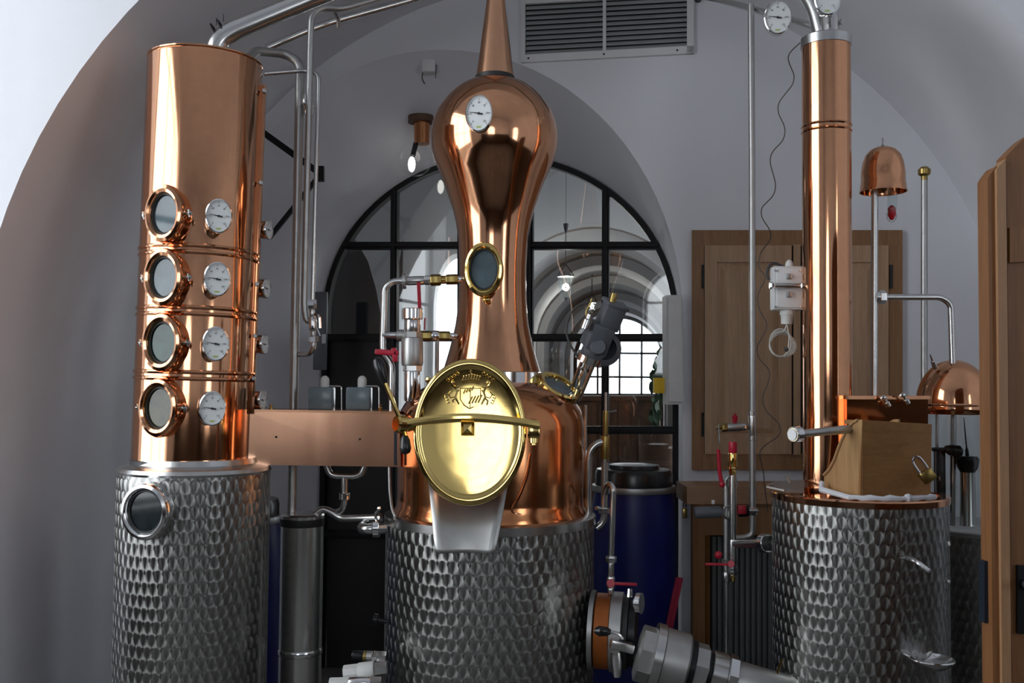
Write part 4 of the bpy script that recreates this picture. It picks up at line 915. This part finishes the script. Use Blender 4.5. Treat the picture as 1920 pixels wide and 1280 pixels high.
m = MB(); m.slab([P(1437, 914, 3.42), P(1450, 906, 3.5), P(1508, 902, 3.52), P(1508, 925, 3.36), P(1470, 921, 3.36)], (0, 0, .006)); m.build('plate', 'steel_dull', t, 20)
m = MB(); m.tube([P(1480, 905, 3.45), P(1474, 893, 3.45)], .005, 8); m.build('screw', 'steel', t)
m = MB(); nut(m, P(1445, 910, 3.42), (0, 0, 1), .012, .014); m.build('nut', 'steel', t)

# ------------------------------------------------------------------ spirit safe: copper bell, dome, rods
Ys = 3.62; ks = px(Ys)
t = thing('copper_bell', 'small copper bell cap with spike on a steel pole right of the condenser column', 'bell cap', P(1638, 745, Ys))
c = P(1656, 360, Ys); M = Matrix.Translation(c); r = 43 * ks
prof = [(r, 0), (r * 1.0, .006), (r * .965, .012), (r * .965, .028), (r * .94, .031), (r * .93, .07), (r * .88, .105), (r * .76, .135), (r * .56, .155), (r * .3, .165), (0, .168)]
m = MB(); m.lathe(prof, M, 56); m.lathe([(r, 0), (r * .95, .001), (r * .9, .06), (0, .12)], M, 40); m.build('bell', 'copper', t, 60)
m = MB(); m.axle(c + Vector((0, 0, .165)), c + Vector((0, 0, .20)), [(0, .012), (.2, .007), (.3, .003), (1, .003)], 10); m.build('spike', 'steel_dull', t)
m = MB(); m.tube([P(1640, 355, Ys), P(1639, 760, Ys)], 6.5 * ks, 14); m.build('pole', 'steel', t)
m = MB(); m.axle(P(1674, 358, Ys), P(1672, 398, Ys), [(0, .017), (.9, .017), (1, .01)], 16); gl = m.build('glass_tube', 'jar_glass', t)
m = MB(); m.axle(P(1672, 385, Ys), P(1672, 412, Ys), [(0, .006), (.2, .014), (.7, .014), (1, .006)], 12); m.build('float', 'red_liquid', t)
m = MB(); m.tube([P(1672 + 9 * math.cos(a), 404 + 12 * math.sin(a), Ys) for a in [2 * PI * i / 16 for i in range(16)]], .002, 6, closed=True); m.build('wire_loop', 'steel_dull', t)
chain(t, (1641, 557), (1660, 557), [(0, .4, 11, 'union', 'steel_bright', 14), (.35, 1, 13, 'nut', 'steel_bright', 6)], Ys)
m = MB(); m.tube([P(1655, 557, Ys), P(1765, 557, Ys), P(1783, 570, Ys), P(1787, 690, Ys)], 6 * ks, 12, .06); m.build('branch_pipe', 'steel', t)
t = thing('copper_dome', 'large copper dome over the spirit safe beside the wooden door', 'dome', P(1790, 778, 3.66))
c = P(1789, 774, 3.66); M = Matrix.Translation(c); r = 68 * px(3.66)
m = MB(); m.lathe([(r * .97, -.004), (r, 0), (r, .028), (r * .985, .031)] + [(r * .985 * math.cos(a), .031 + .165 * math.sin(a)) for a in [PI / 2 * i / 14 for i in range(15)]], M, 64); m.build('dome', 'copper', t, 60)
m = MB(); m.lathe([(r, .026), (r + .004, .031), (r, .036)], M, 64); m.build('bead_ring', 'copper', t)
m = MB(); m.axle(P(1754, 690, 3.62), P(1744, 664, 3.60), [(0, .010), (.5, .008), (.55, .004), (1, .003)], 10); m.build('vent_nozzle', 'steel', t)
t = thing('spirit_safe', 'glass spirit safe with steel rods and black clamp under the large copper dome', 'spirit safe', P(1790, 985, 3.72))
m = MB(); rr = 44 * px(3.72); cb = P(1790, 985, 3.72); ct = P(1790, 778, 3.72); m.lathe([(rr, 0), (rr, ct.z - cb.z)], Matrix.Translation(cb), 40); m.build('glass_cylinder', 'jar_glass', t)
m = MB(); m.tube([P(1788, 775, 3.72), P(1786, 985, 3.72)], .010, 10); m.build('rod', 'steel', t)
m = MB(); m.tube([P(1757, 775, 3.72), P(1756, 985, 3.72)], .006, 10); m.build('rod', 'steel', t)
m = MB(); m.tube([P(1748, 842, 3.68), P(1775, 842, 3.68)], .007, 8); m.axle(P(1772, 841, 3.68), P(1803, 848, 3.68), [(0, .012), (.3, .02), (.8, .024), (1, .014)], 16); m.build('clamp', 'black_plastic', t)
m = MB(); m.box((.03, .04, .24), Matrix.Translation(P(1762, 900, 3.72)), .004); m.build('clamp_stand', 'dark_metal', t)
t = thing('hydrometer_jar', 'tall steel hydrometer jar with dark funnel collar beside the spirit safe', 'jar', P(1816, 985, 3.7))
m = MB(); m.axle(P(1815, 985, 3.7), P(1814, 880, 3.7), [(0, .03), (.04, .028), (1, .026)], 20); m.build('cylinder', 'steel_tube', t)
m = MB(); m.axle(P(1814, 885, 3.7), P(1814, 855, 3.7), [(0, .026), (.3, .036), (.8, .042), (1, .034)], 24); m.build('collar', 'dark_metal', t)
m = MB(); m.axle(P(1814, 858, 3.7), P(1807, 782, 3.7), [(0, .008), (.2, .006), (.25, .003), (1, .002)], 8); m.build('stem', 'dark_metal', t)
t = thing('capped_pole', 'slim dark steel pole with a brass mushroom cap in front of the right wall', 'pole', P(1733, 985, 4.0))
m = MB(); m.tube([P(1733, 325, 4.0), P(1733, 985, 4.0)], 6 * px(4.0), 12); m.build('pole', 'steel_dull', t)
m = MB(); m.axle(P(1733, 338, 4.0), P(1733, 313, 4.0), [(0, .013), (.3, .013), (.45, .024), (.8, .025), (1, .014)], 20); m.build('cap', 'brass_old', t)
# tank in the right rear
c = P(1850, 985, 3.95); r = 125 * px(3.95)
t = thing('rear_tank', 'dark engine-turned tank behind the cooler tank, half hidden by the wooden door', 'tank', (c.x, 3.95, 0))
m = MB(); m.lathe([(0, .1), (r * .95, .1), (r, .14), (r, c.z - .02)], Matrix.Translation((c.x, 3.95, 0)), 72); m.build('shell', 'engine_turned_small', t)
m = MB(); m.lathe([(r, c.z - .02), (r + .004, c.z - .018), (r + .004, c.z - .004), (r, c.z), (0, c.z)], Matrix.Translation((c.x, 3.95, 0)), 72); m.build('top', 'steel_dull', t)
for k in range(3):
    a = .5 + k * 2.1; m = MB(); m.tube([(c.x + r * .7 * math.cos(a), 3.95 + r * .7 * math.sin(a), 0), (c.x + r * .7 * math.cos(a), 3.95 + r * .7 * math.sin(a), .13)], .02, 8); m.build('leg', 'steel', t)

# ------------------------------------------------------------------ wall cabinet, lower cabinet
def W(x, y, off=0): return PW(x, y, YW - off)
nW = Vector((-WS, -1, 0)).normalized()
t = thing('wall_cabinet', 'wooden wall cabinet with two panelled doors on the white back wall', 'cabinet', W(1490, 881))
def wslab(name, mat, x0, y0, x1, y1, off, th, par, inset=0):
    m = MB(); m.slab([W(x0, y0), W(x1, y0), W(x1, y1), W(x0, y1)], nW * th); 
    for v in m.v: v += nW * off
    return m.build(name, mat, par, 20)
wslab('frame_rail', 'wood_frame', 1297, 433, 1690, 462, .0, .03, t); wslab('frame_rail', 'wood_frame', 1297, 850, 1690, 880, .0, .03, t)
wslab('frame_stile', 'wood_frame', 1297, 462, 1320, 850, .0, .03, t); wslab('frame_stile', 'wood_frame', 1664, 462, 1690, 850, .0, .03, t)
wslab('back_panel', 'dark_panel', 1318, 460, 1666, 852, .0, .008, t)
for x0, x1 in ((1320, 1484), (1507, 1664)):
    d = wslab('door', 'wood_panel', x0 + 1, 462, x1 - 1, 850, .012, .012, t)
    wslab('door_stile', 'wood_panel', x0 + 1, 462, x0 + 24, 850, .024, .014, d); wslab('door_stile', 'wood_panel', x1 - 26, 462, x1 - 1, 850, .024, .014, d)
    wslab('door_rail', 'wood_panel', x0 + 24, 462, x1 - 26, 493, .024, .013, d); wslab('door_rail', 'wood_panel', x0 + 24, 819, x1 - 26, 850, .024, .013, d)
    m = MB(); a, b = [(x0 + 30, 500), (x1 - 32, 500), (x1 - 32, 812), (x0 + 30, 812)], [(x0 + 38, 510), (x1 - 40, 510), (x1 - 40, 802), (x0 + 38, 802)]
    A = [W(*q) + nW * .024 for q in a]; B = [W(*q) + nW * .033 for q in b]; m.add(A + B, [(4, 5, 6, 7)] + [(i, (i + 1) % 4, 4 + (i + 1) % 4, 4 + i) for i in range(4)]); m.build('raised_panel', 'wood_panel', d, 10)
wslab('astragal', 'wood_panel', 1486, 461, 1499, 851, .03, .02, t)
for x in (1318, 1668):
    for y in (520, 795):
        m = MB(); m.tube([W(x, y - 22) + nW * .034, W(x, y + 22) + nW * .034], .007, 8); m.build('hinge', 'dark_metal', t)
t = thing('lower_cabinet', 'low wooden cabinet with grey corrugated front under the wall cabinet', 'cabinet', W(1380, 1330))
def cs(name, mat, x0, y0, x1, y1, Y, th, par):
    m = MB(); m.slab([P(x0, y0, Y), P(x1, y0, Y - .03), P(x1, y1, Y - .03), P(x0, y1, Y)], (0, th, 0)); return m.build(name, mat, par, 20)
cs('worktop', 'wood_shelf', 1288, 913, 1500, 945, 4.38, .28, t)
cs('stile', 'wood_frame', 1299, 945, 1322, 1420, 4.40, .05, t); cs('stile', 'wood_box', 1322, 1003, 1331, 1420, 4.41, .04, t)
cs('rail', 'wood_frame', 1322, 945, 1490, 1003, 4.40, .04, t)
cs('back_panel', 'dark_panel', 1322, 1003, 1490, 1420, 4.46, .02, t)
for i in range(14):
    x = 1334 + i * 10.5; m = MB(); a, b = P(x + 4.5, 1005, 4.445), P(x + 4.5, 1420, 4.445); m.tube([a, b], .0115, 8); m.build('corrugation', 'corrugated', t)
# white box on the pier between arch and cabinet
t = thing('white_wall_box', 'tall narrow white metal box on the pier right of the glazed arch', 'wall box', P(1265, 760, 4.66))
m = MB(); m.slab([P(1249, 553, 4.62), P(1278, 553, 4.62), P(1283, 758, 4.62), P(1250, 758, 4.62)], (.0, .12, 0)); m.build('housing', 'off_white', t, 20)
m = MB(); m.slab([P(1253, 558, 4.61), P(1276, 558, 4.61), P(1280, 753, 4.61), P(1254, 753, 4.61)], (0, .012, 0)); m.build('door', 'off_white', t, 20)
m = MB(); m.slab([P(1226, 708, 4.68), P(1251, 708, 4.68), P(1251, 737, 4.68), P(1226, 737, 4.68)], (0, .03, 0)); tag(m.build('yellow_tag', 'yellow', None, 20), 'small yellow tag hanging left of the white wall box', 'tag')
# dark post at the right side of the screen
# ventilation grille
t = thing('ventilation_grille', 'white louvred ventilation grille high on the back wall', 'grille', W(1140, 110))
def gy(x, y): return y - (x - 985) * .054
def gslab(name, mat, x0, y0, x1, y1, off, th):
    m = MB(); m.slab([W(x, gy(x, y)) + nW * off for x, y in ((x0, y0), (x1, y0), (x1, y1), (x0, y1))], nW * th); return m.build(name, mat, t, 20)
gslab('frame_rail', 'white_paint', 985, 105, 1301, 119, 0, .02); gslab('frame_rail', 'white_paint', 985, -3, 1301, 10, 0, .02)
gslab('frame_stile', 'white_paint', 978, -3, 986, 119, 0, .02); gslab('frame_stile', 'white_paint', 1288, -3, 1301, 119, 0, .02)
gslab('mullion', 'white_paint', 1131, 10, 1137, 106, 0, .022); gslab('back_plate', 'dark_panel', 986, 8, 1289, 107, -.0, .003)
for x0, x1 in ((987, 1131), (1137, 1288)):
    for i in range(10):
        y = 13 + i * 9.4; m = MB()
        q = [W(x0, gy(x0, y)) + nW * .004, W(x1, gy(x1, y)) + nW * .004, W(x1, gy(x1, y + 7)) + nW * .018, W(x0, gy(x0, y + 7)) + nW * .018]
        m.slab(q, Vector((0, 0, -.003))); m.build('slat', 'vent_slat', t, 20)
for x, y in ((992, 112), (1133, 112), (1270, 112)):
    m = MB(); nut(m, W(x, gy(x, y)) + nW * .02, nW, .005, .004, 8); m.build('screw', 'dark_metal', t)
t = thing('pipe_end', 'dark pipe stub on the back wall right of the ventilation grille', 'pipe', W(1310, 2)); m = MB(); m.axle(W(1309, 0), W(1309, 0) + nW * .05, [(0, .015), (1, .015)], 12); m.build('stub', 'dark_metal', t)

# ------------------------------------------------------------------ standing pipe and valves left of the right tank
Yq = 4.0
t = thing('water_riser', 'tall thin steel water pipe with a side tap left of the condenser column', 'pipe', P(1411, 1010, Yq))
pipe(t, 'riser', [(1408, 8, Yq), (1410, 300, Yq), (1411, 985, Yq), (1410, 1003, Yq), (1396, 1008, Yq), (1375, 1009, Yq)], 6, 'steel_dull', .03, 12)
chain(t, (1410, 770), (1411, 825), [(0, .15, 8, 'collar', 'steel', 14), (.15, .85, 7, 'tee', 'steel', 14), (.85, 1, 8, 'collar', 'steel', 14)], Yq)
chain(t, (1410, 800), (1342, 801), [(.1, .3, 6, 'nut', 'steel_bright', 6), (.28, .7, 8, 'valve_body', 'steel_dull', 16), (.68, .84, 8.5, 'nut', 'brass_old', 6), (.84, 1, 4, 'hose_tail', 'brass_old', 12)], Yq - .01)
m = MB(); m.axle(P(1378, 794, Yq - .01), P(1378, 775, Yq - .01), [(0, .006), (.3, .01), (.75, .012), (.8, .006), (1, .006)], 12); m.build('tap_knob', 'red_plastic', t)
m = MB(); m.tube([P(1347, 795, Yq - .03), P(1349, 830, Yq - .03)], .003, 6); m.build('key', 'steel', t)
m = MB(); m.axle(P(1400, 958, Yq - .02), P(1422, 958, Yq - .02), [(0, .008), (1, .006)], 10); nut(m, P(1411, 958, Yq), (0, 0, 1), .02, .03); m.build('bracket', 'steel', t)
Yk = 3.75
t = thing('valve_manifold', 'steel valve manifold with red levers and brass relief valve left of the cooler tank', 'valve', P(1365, 1245, Yk))
chain(t, (1374, 828), (1374, 1090), [(0, .08, 8, 'red_cap', 'red_plastic', 18), (.08, .18, 8.5, 'relief_valve', 'brass', 16), (.17, .24, 7, 'brass_nut', 'brass', 6), (.23, .72, 6.5, 'standpipe', 'steel', 16), (.7, .88, 8, 'tee', 'steel', 16), (.88, .95, 8.5, 'valve_body', 'steel_bright', 8), (.94, 1, 5, 'nozzle', 'brass', 10)], Yk)
chain(t, (1362, 900), (1362, 1245), [(0, .5, 6, 'pipe', 'steel_dull', 14), (.43, .46, 9, 'nut', 'steel_dull', 6), (.5, .56, 8, 'valve_body', 'steel', 12), (.56, 1, 4, 'thin_pipe', 'steel', 12)], Yk + .06)
for x, y in ((1371, 905), (1366, 960)):
    m = MB(); m.axle(P(x, y, Yk + .10), P(x, y, Yk + .03), [(0, 11 * px(Yk)), (.3, 12 * px(Yk)), (.7, 12 * px(Yk)), (.9, 9 * px(Yk)), (.7, 7 * px(Yk)), (.7, 1 * px(Yk))], 24, 1, 1.25); m.build('flange', 'steel_dull', t)
chain(t, (1302, 961), (1405, 957), [(0, .48, 11, 'actuator', 'grey_dark', 20), (.55, .65, 14, 'flange', 'steel', 20), (.8, .98, 11, 'actuator_end', 'dark_metal', 20)], Yk + .08)
m = MB(); m.box((.032, .012, .034), Matrix.Translation(P(1391, 955, Yk + .04)), .003); m.build('red_button', 'red_plastic', t)
m = MB(); m.box((.012, .008, .016), Matrix.Translation(P(1337, 941, Yk + .06)), .002); m.build('tag', 'off_white', t)
m = MB(); m.tube([P(1354, 908, Yk), P(1349, 885, Yk), P(1347, 842, Yk)], .0075, 8, .02); m.ball(P(1354, 908, Yk), .012, seg=10); m.build('valve_lever', 'red_plastic', t)
m = MB(); m.bar(P(1322, 1057, Yk - .04), P(1374, 1058, Yk - .04), .016, .008, bev=.002); m.axle(P(1371, 1057, Yk - .02), P(1371, 1057, Yk - .06), [(0, .014), (1, .012)], 12); m.build('valve_lever', 'red_plastic', t)
m = MB(); m.ball(P(1347, 1040, Yk), .015, seg=12); m.build('tap_knob', 'red_plastic', t)
chain(t, (1376, 1019), (1452, 1018), [(0, .75, 8, 'cross_pipe', 'steel', 16), (.72, .86, 17, 'clamp_flange', 'steel_bright', 20), (.86, .96, 13, 'gasket', 'black_rubber', 20), (.94, 1.1, 8, 'spigot', 'steel', 16)], Yk, 3.55)

# ------------------------------------------------------------------ big outlet coupling at the bottom
t = thing('outlet_valve', 'orange outlet elbow with steel flange and black knob low on the still tank', 'valve', P(1140, 1200, 3.55))
chain(t, (1106, 1180), (1208, 1188), [(0, .10, 72, 'collar', 'steel_dull', 36), (.10, .40, 68, 'orange_elbow', 'orange_pipe', 36), (.38, .62, 72, 'flange', 'steel_dull', 36), (.62, .72, 66, 'gasket', 'black_rubber', 36), (.72, .86, 60, 'cover', 'dark_metal', 36)], 3.62, 3.585)
m = MB(); m.axle(P(1145, 1184, 3.42), P(1114, 1182, 3.42), [(0, .008), (.2, .015), (.7, .018), (1, .008)], 16); m.build('knob', 'black_plastic', t)
m = MB(); m.tube([P(1144, 1184, 3.42), P(1160, 1188, 3.42), P(1168, 1198, 3.42)], .006, 8, .02); m.bar(P(1145, 1205, 3.42), P(1188, 1216, 3.42), .04, .03, bev=.004); m.build('latch', 'steel', t)
m = MB(); m.axle(P(1190, 1130, 3.44), P(1203, 1131, 3.43), [(0, .02), (.3, .02), (.35, .036), (1, .036)], 20); m.axle(P(1181, 1103, 3.46), P(1181, 1118, 3.46), [(0, .008), (1, .012)], 10); m.build('wing_nut', 'steel_bright', t)
m = MB(); m.axle(P(1155, 1222, 3.42), P(1157, 1268, 3.42), [(0, .018), (.4, .02), (1, .014)], 14); m.build('bolt_nut', 'steel_bright', t)
t = thing('hose_coupling', 'large steel hose coupling sloping down right between still and cooler tank', 'coupling', P(1330, 1290, 3.4))
chain(t, (1196, 1222), (1500, 1310), [(0, .09, 52, 'rear_ring', 'steel_dull', 8), (.08, .14, 62, 'collar', 'steel', 36), (.13, .30, 58, 'sleeve', 'steel_dull', 36), (.30, .34, 50, 'groove', 'dark_metal', 36), (.33, .42, 48, 'hex_ring', 'steel_dull', 8), (.42, .44, 40, 'groove', 'dark_metal', 30), (.44, .54, 42, 'sleeve', 'steel', 36), (.54, .60, 45, 'ring', 'steel_bright', 8), (.60, .98, 36, 'hose_tail', 'steel_dull', 36)], 3.38, 3.33)
m = MB(); m.tube([P(1457, 1262, 3.3), P(1467, 1235, 3.3)], .004, 6); m.build('wire_tie', 'brass', t)
t = thing('red_bar', 'flat red plastic bar leaning on the pier beside the blue barrel', 'bar', P(1256, 1195, 4.3))
m = MB(); m.bar(P(1274, 1082, 4.35), P(1250, 1200, 4.3), .036, .012, bev=.003); m.build('bar', 'red_bar', t)
m = MB(); m.bar(P(1269.5, 1090, 4.33), P(1248, 1195, 4.28), .006, .012, bev=.001); m.build('raised_edge', 'red_bar', t)
t = thing('valve_cluster', 'cluster of white steel pipe unions low on the left side of the still tank', 'valve', P(680, 1290, 3.5))
chain(t, (660, 1228), (724, 1232), [(0, .35, 9, 'dark_sleeve', 'dark_metal', 16), (.33, .42, 10, 'orange_ring', 'brass_old', 16), (.42, .6, 10, 'sleeve', 'steel_dull', 16), (.6, 1, 11, 'nut', 'steel_bright', 6)], 3.5)
chain(t, (645, 1262), (726, 1252), [(0, .35, 15, 'union', 'off_white', 8), (.33, .7, 16, 'union', 'off_white', 18), (.68, 1, 13, 'nut', 'steel_dull', 6)], 3.46)
chain(t, (618, 1282), (715, 1280), [(0, .4, 12, 'union', 'off_white', 8), (.38, .8, 14, 'union', 'steel_bright', 18), (.78, 1, 12, 'nut', 'steel_dull', 6)], 3.42)
m = MB(); m.axle(P(700, 1160, 3.6), P(725, 1165, 3.6), [(0, .02), (.3, .02), (.35, .008), (1, .008)], 14); m.build('knob', 'dark_metal', t)
t = thing('small_padlock', 'tiny brass padlock on the white pier beside the low cabinet', 'padlock', P(1284, 970, 4.5))
m = MB(); m.box((.02, .014, .045), Matrix.Translation(P(1284, 962, 4.5)), .003); m.build('body', 'brass_old', t)
m = MB(); q = P(1284, 950, 4.5); m.tube([q + Vector((-.006, 0, 0)), q + Vector((-.006, 0, .02)), q + Vector((.006, 0, .02)), q + Vector((.006, 0, 0))], .0025, 6, .008); m.build('shackle', 'dark_metal', t)

# ------------------------------------------------------------------ wooden door at the right edge
YD = 2.45
def D(x, y, o=0): return P(x, y, YD - o)
t = thing('wooden_door', 'open arched wooden door leaf at the right edge with iron latch', 'door', P(1990, 1280, YD))
topy = lambda x: 335 - 78 * ((x - 1852) / 68) ** .85 if x < 1920 else 257 - 60 * (1 - math.exp(-(x - 1920) / 90))
def dplank(name, mat, x0, x1, o, th, dy=0, yb=None):
    m = MB(); a, b = D(x0 + 9, yb, o) if yb else D(x0 + 9, 1300, o), D(x1 + 9, 1300, o)
    a.z = b.z = .02
    top = [D(x0 + (x1 - x0) * f, topy(x0 + (x1 - x0) * f) + dy, o) for f in (1, .75, .5, .25, 0)]
    m.slab([a, b] + top, (0, th, 0)); return m.build(name, mat, t, 20)
dplank('edge_stile', 'wood_door', 1852, 1869, 0, .055)
dplank('moulding', 'wood_door_light', 1869, 1886, .012, .04, 6)
for i in range(6): dplank('plank', 'wood_door', 1886 + i * 62 + .8, 1886 + (i + 1) * 62 - .8, 0, .05, 2)
m = MB(); m.slab([D(1894, 426, .012), D(2000, 420, .012), D(2000, 485, .012), D(1894, 492, .012)], (0, .014, 0)); m.build('rail_block', 'wood_door', t, 20)
m = MB(); m.slab([D(1909, 1060, .012), D(1950, 1060, .012), D(1950, 1188, .012), D(1909, 1188, .012)], (0, .014, 0)); lp = m.build('latch_plate', 'dark_metal', t, 20)
m = MB(); m.axle(D(1925, 1095, .01), D(1925, 1095, .06), [(0, .012), (1, .01)], 12); m.tube([D(1925, 1095, .055), D(1990, 1097, .055)], .009, 8); m.build('handle', 'dark_metal', lp)
m = MB(); m.slab([D(1846, 1052, -.02), D(1862, 1052, -.02), D(1862, 1168, -.02), D(1846, 1168, -.02)], (0, .03, 0)); m.build('strike_plate', 'blue_plate', t, 20)

# ------------------------------------------------------------------ lamp and sensor in the arch
t = thing('arch_lamp', 'glass globe lamp with lit bulb on a copper mount under the arch', 'lamp', P(790, 215, 5.30))
m = MB(); m.axle(P(789, 218, 5.30), P(789, 230, 5.30), [(0, 25 * px(5.15)), (1, 25 * px(5.15))], 28); m.build('ceiling_plate', 'brown_furniture', t)
m = MB(); m.axle(P(791, 228, 5.30), P(791, 270, 5.30), [(0, 16 * px(5.15)), (1, 15 * px(5.15))], 24); m.build('mount', 'copper_dark', t)
m = MB(); m.ball(P(778, 298, 5.29), 33 * px(5.29), seg=24); m.build('globe', 'bulb_glass', t)
m = MB(); c = P(772, 308, 5.29); m.ball(c, .022, .9, .9, 1.9, 16); m.build('bulb', 'bulb_glow', t)
m = MB(); m.axle(P(780, 268, 5.30), P(774, 292, 5.29), [(0, .014), (1, .014)], 12); m.build('socket', 'dark_metal', t)
t = thing('ceiling_sensor', 'small white sensor box hanging in the crown of the arch', 'sensor', P(804, 110, 5.05))
m = MB(); c = P(804, 125, 5.05); m.box((.068, .05, .065), Matrix.Translation(c), .006); m.build('housing', 'white_paint', t)
m = MB(); m.tube([c + Vector((-.03, 0, -.03)), c + Vector((-.036, 0, -.06)), c + Vector((-.02, 0, -.09))], .003, 6, .02); m.build('cable', 'cable', t)
m = MB(); m.tube([c + Vector((.04, 0, .01)), c + Vector((.035, 0, -.06))], .002, 6); m.build('cord', 'cable', t)

# ------------------------------------------------------------------ in the hall: lanterns, counter, plant
def lantern(x, ytop, ybody, yend, half, Y, label, power):
    k = px(Y); t = thing('lantern', label, 'lantern', P(x, ytop, Y), 'lanterns in the hall')
    m = MB(); m.axle(P(x, ytop, Y), P(x, ytop + 16 * half / 14, Y), [(0, 5 * k), (.5, 4 * k), (1, 1.5 * k)], 14); m.build('ceiling_rose', 'dark_metal', t)
    top = P(x, ytop, Y); m = MB(); y = ytop + 14
    if Y < 7.6: m.tube([top, Vector((top.x, top.y, 4.19))], .0015, 5)
    m.tube([P(x, ytop + 14, Y), P(x, ybody - 18 * half / 14, Y)], .8 * k, 6); m.build('chain', 'dark_metal', t)
    m = MB()
    for s in (-1, 1): m.tube([P(x, ybody - 20 * half / 14, Y), P(x + s * half * .6, ybody - 10, Y), P(x + s * half, ybody, Y)], .8 * k, 6, .04)
    m.build('hanger', 'dark_metal', t)
    m = MB(); m.axle(P(x, ybody - 6, Y), P(x, ybody + 2, Y), [(0, half * .5 * k), (.5, half * .7 * k), (1, half * 1.1 * k)], 20); m.build('cap', 'steel_dull', t)
    m = MB(); m.axle(P(x, ybody + 2, Y), P(x, yend, Y), [(0, half * k), (.5, half * .85 * k), (1, half * .75 * k)], 20); m.build('glass', 'jar_glass', t)
    m = MB(); m.axle(P(x, yend, Y), P(x, yend + 6, Y), [(0, half * .4 * k), (.5, half * .3 * k), (1, 1 * k)], 12); m.build('finial', 'steel_bright', t)
    c = P(x, ybody + (yend - ybody) * .4, Y); m = MB(); m.ball(c, 2.4 * k, seg=8); m.build('bulb', 'bulb_glow', t)
    l = bpy.data.lights.new('lantern_light', 'POINT'); l.energy = power; l.color = (1, .93, .85); l.shadow_soft_size = .03
    o = bpy.data.objects.new('lantern_light', l); COL.objects.link(o); o.parent = t; o.location = c - WO[t.name]
lantern(1061, 419, 517, 558, 15, 6.9, 'clear glass lantern hanging in the hall, nearer of the two behind the screen', 14)
lantern(1110, 508, 566, 580, 8, 10.0, 'smaller far lantern hanging deeper in the tunnel behind the screen', 22)
t = thing('hall_counter', 'dark brown wooden counter in the tunnel behind the glazed arch', 'counter', P(1160, 900, 8.6))
m = MB(); a = P(1085, 742, 8.6); b = P(1235, 742, 8.6); m.slab([a, b, b + Vector((0, .5, 0)), a + Vector((0, .5, 0))], (0, 0, -.04)); m.build('top', 'brown_furniture', t, 20)
for i in range(4):
    f0, f1 = i / 4, (i + 1) / 4; m = MB(); p0 = a.lerp(b, f0) + Vector((.01, .04, -.04)); p1 = a.lerp(b, f1) + Vector((-.01, .04, -.04)); q0 = p0.copy(); q1 = p1.copy(); q0.z = q1.z = 0.0
    m.slab([p0, p1, q1, q0], (0, .03, 0)); m.build('front_panel', 'brown_furniture', t, 20)
t = thing('potted_plant', 'dark green leafy plant at the right of the hall behind the screen', 'plant', P(1232, 860, 6.6))
c = P(1236, 800, 6.6); m = MB(); m.lathe([(0, 0), (.10, 0), (.14, c.z), (.12, c.z), (0, c.z - .03)], Matrix.Translation((c.x, 6.6, 0)), 20); m.build('pot', 'brown_furniture', t)
for i in range(46):
    zc = random.uniform(0, 1); x = 1238 + random.uniform(-22, 14) * (1 - .5 * zc); y = 800 - zc * 140; p = P(x, y, 6.6 + random.uniform(-.12, .12))
    a = random.uniform(0, 6.28); M = frame(p, (math.cos(a), math.sin(a) - .6, random.uniform(.2, .9))); s = random.uniform(.03, .06)
    m = MB(); m.prism([(0, -s), (s * .5, -s * .3), (s * .45, s * .4), (0, s), (-s * .45, s * .4), (-s * .5, -s * .3)], .003, M); m.build('leaf', 'leaf', t, 0)
m = MB(); m.tube([(c.x, 6.6, c.z - .02), (c.x - .02, 6.6, c.z + .25), (c.x + .01, 6.6, c.z + .52)], .012, 6, .1); m.build('stem', 'brown_furniture', t)
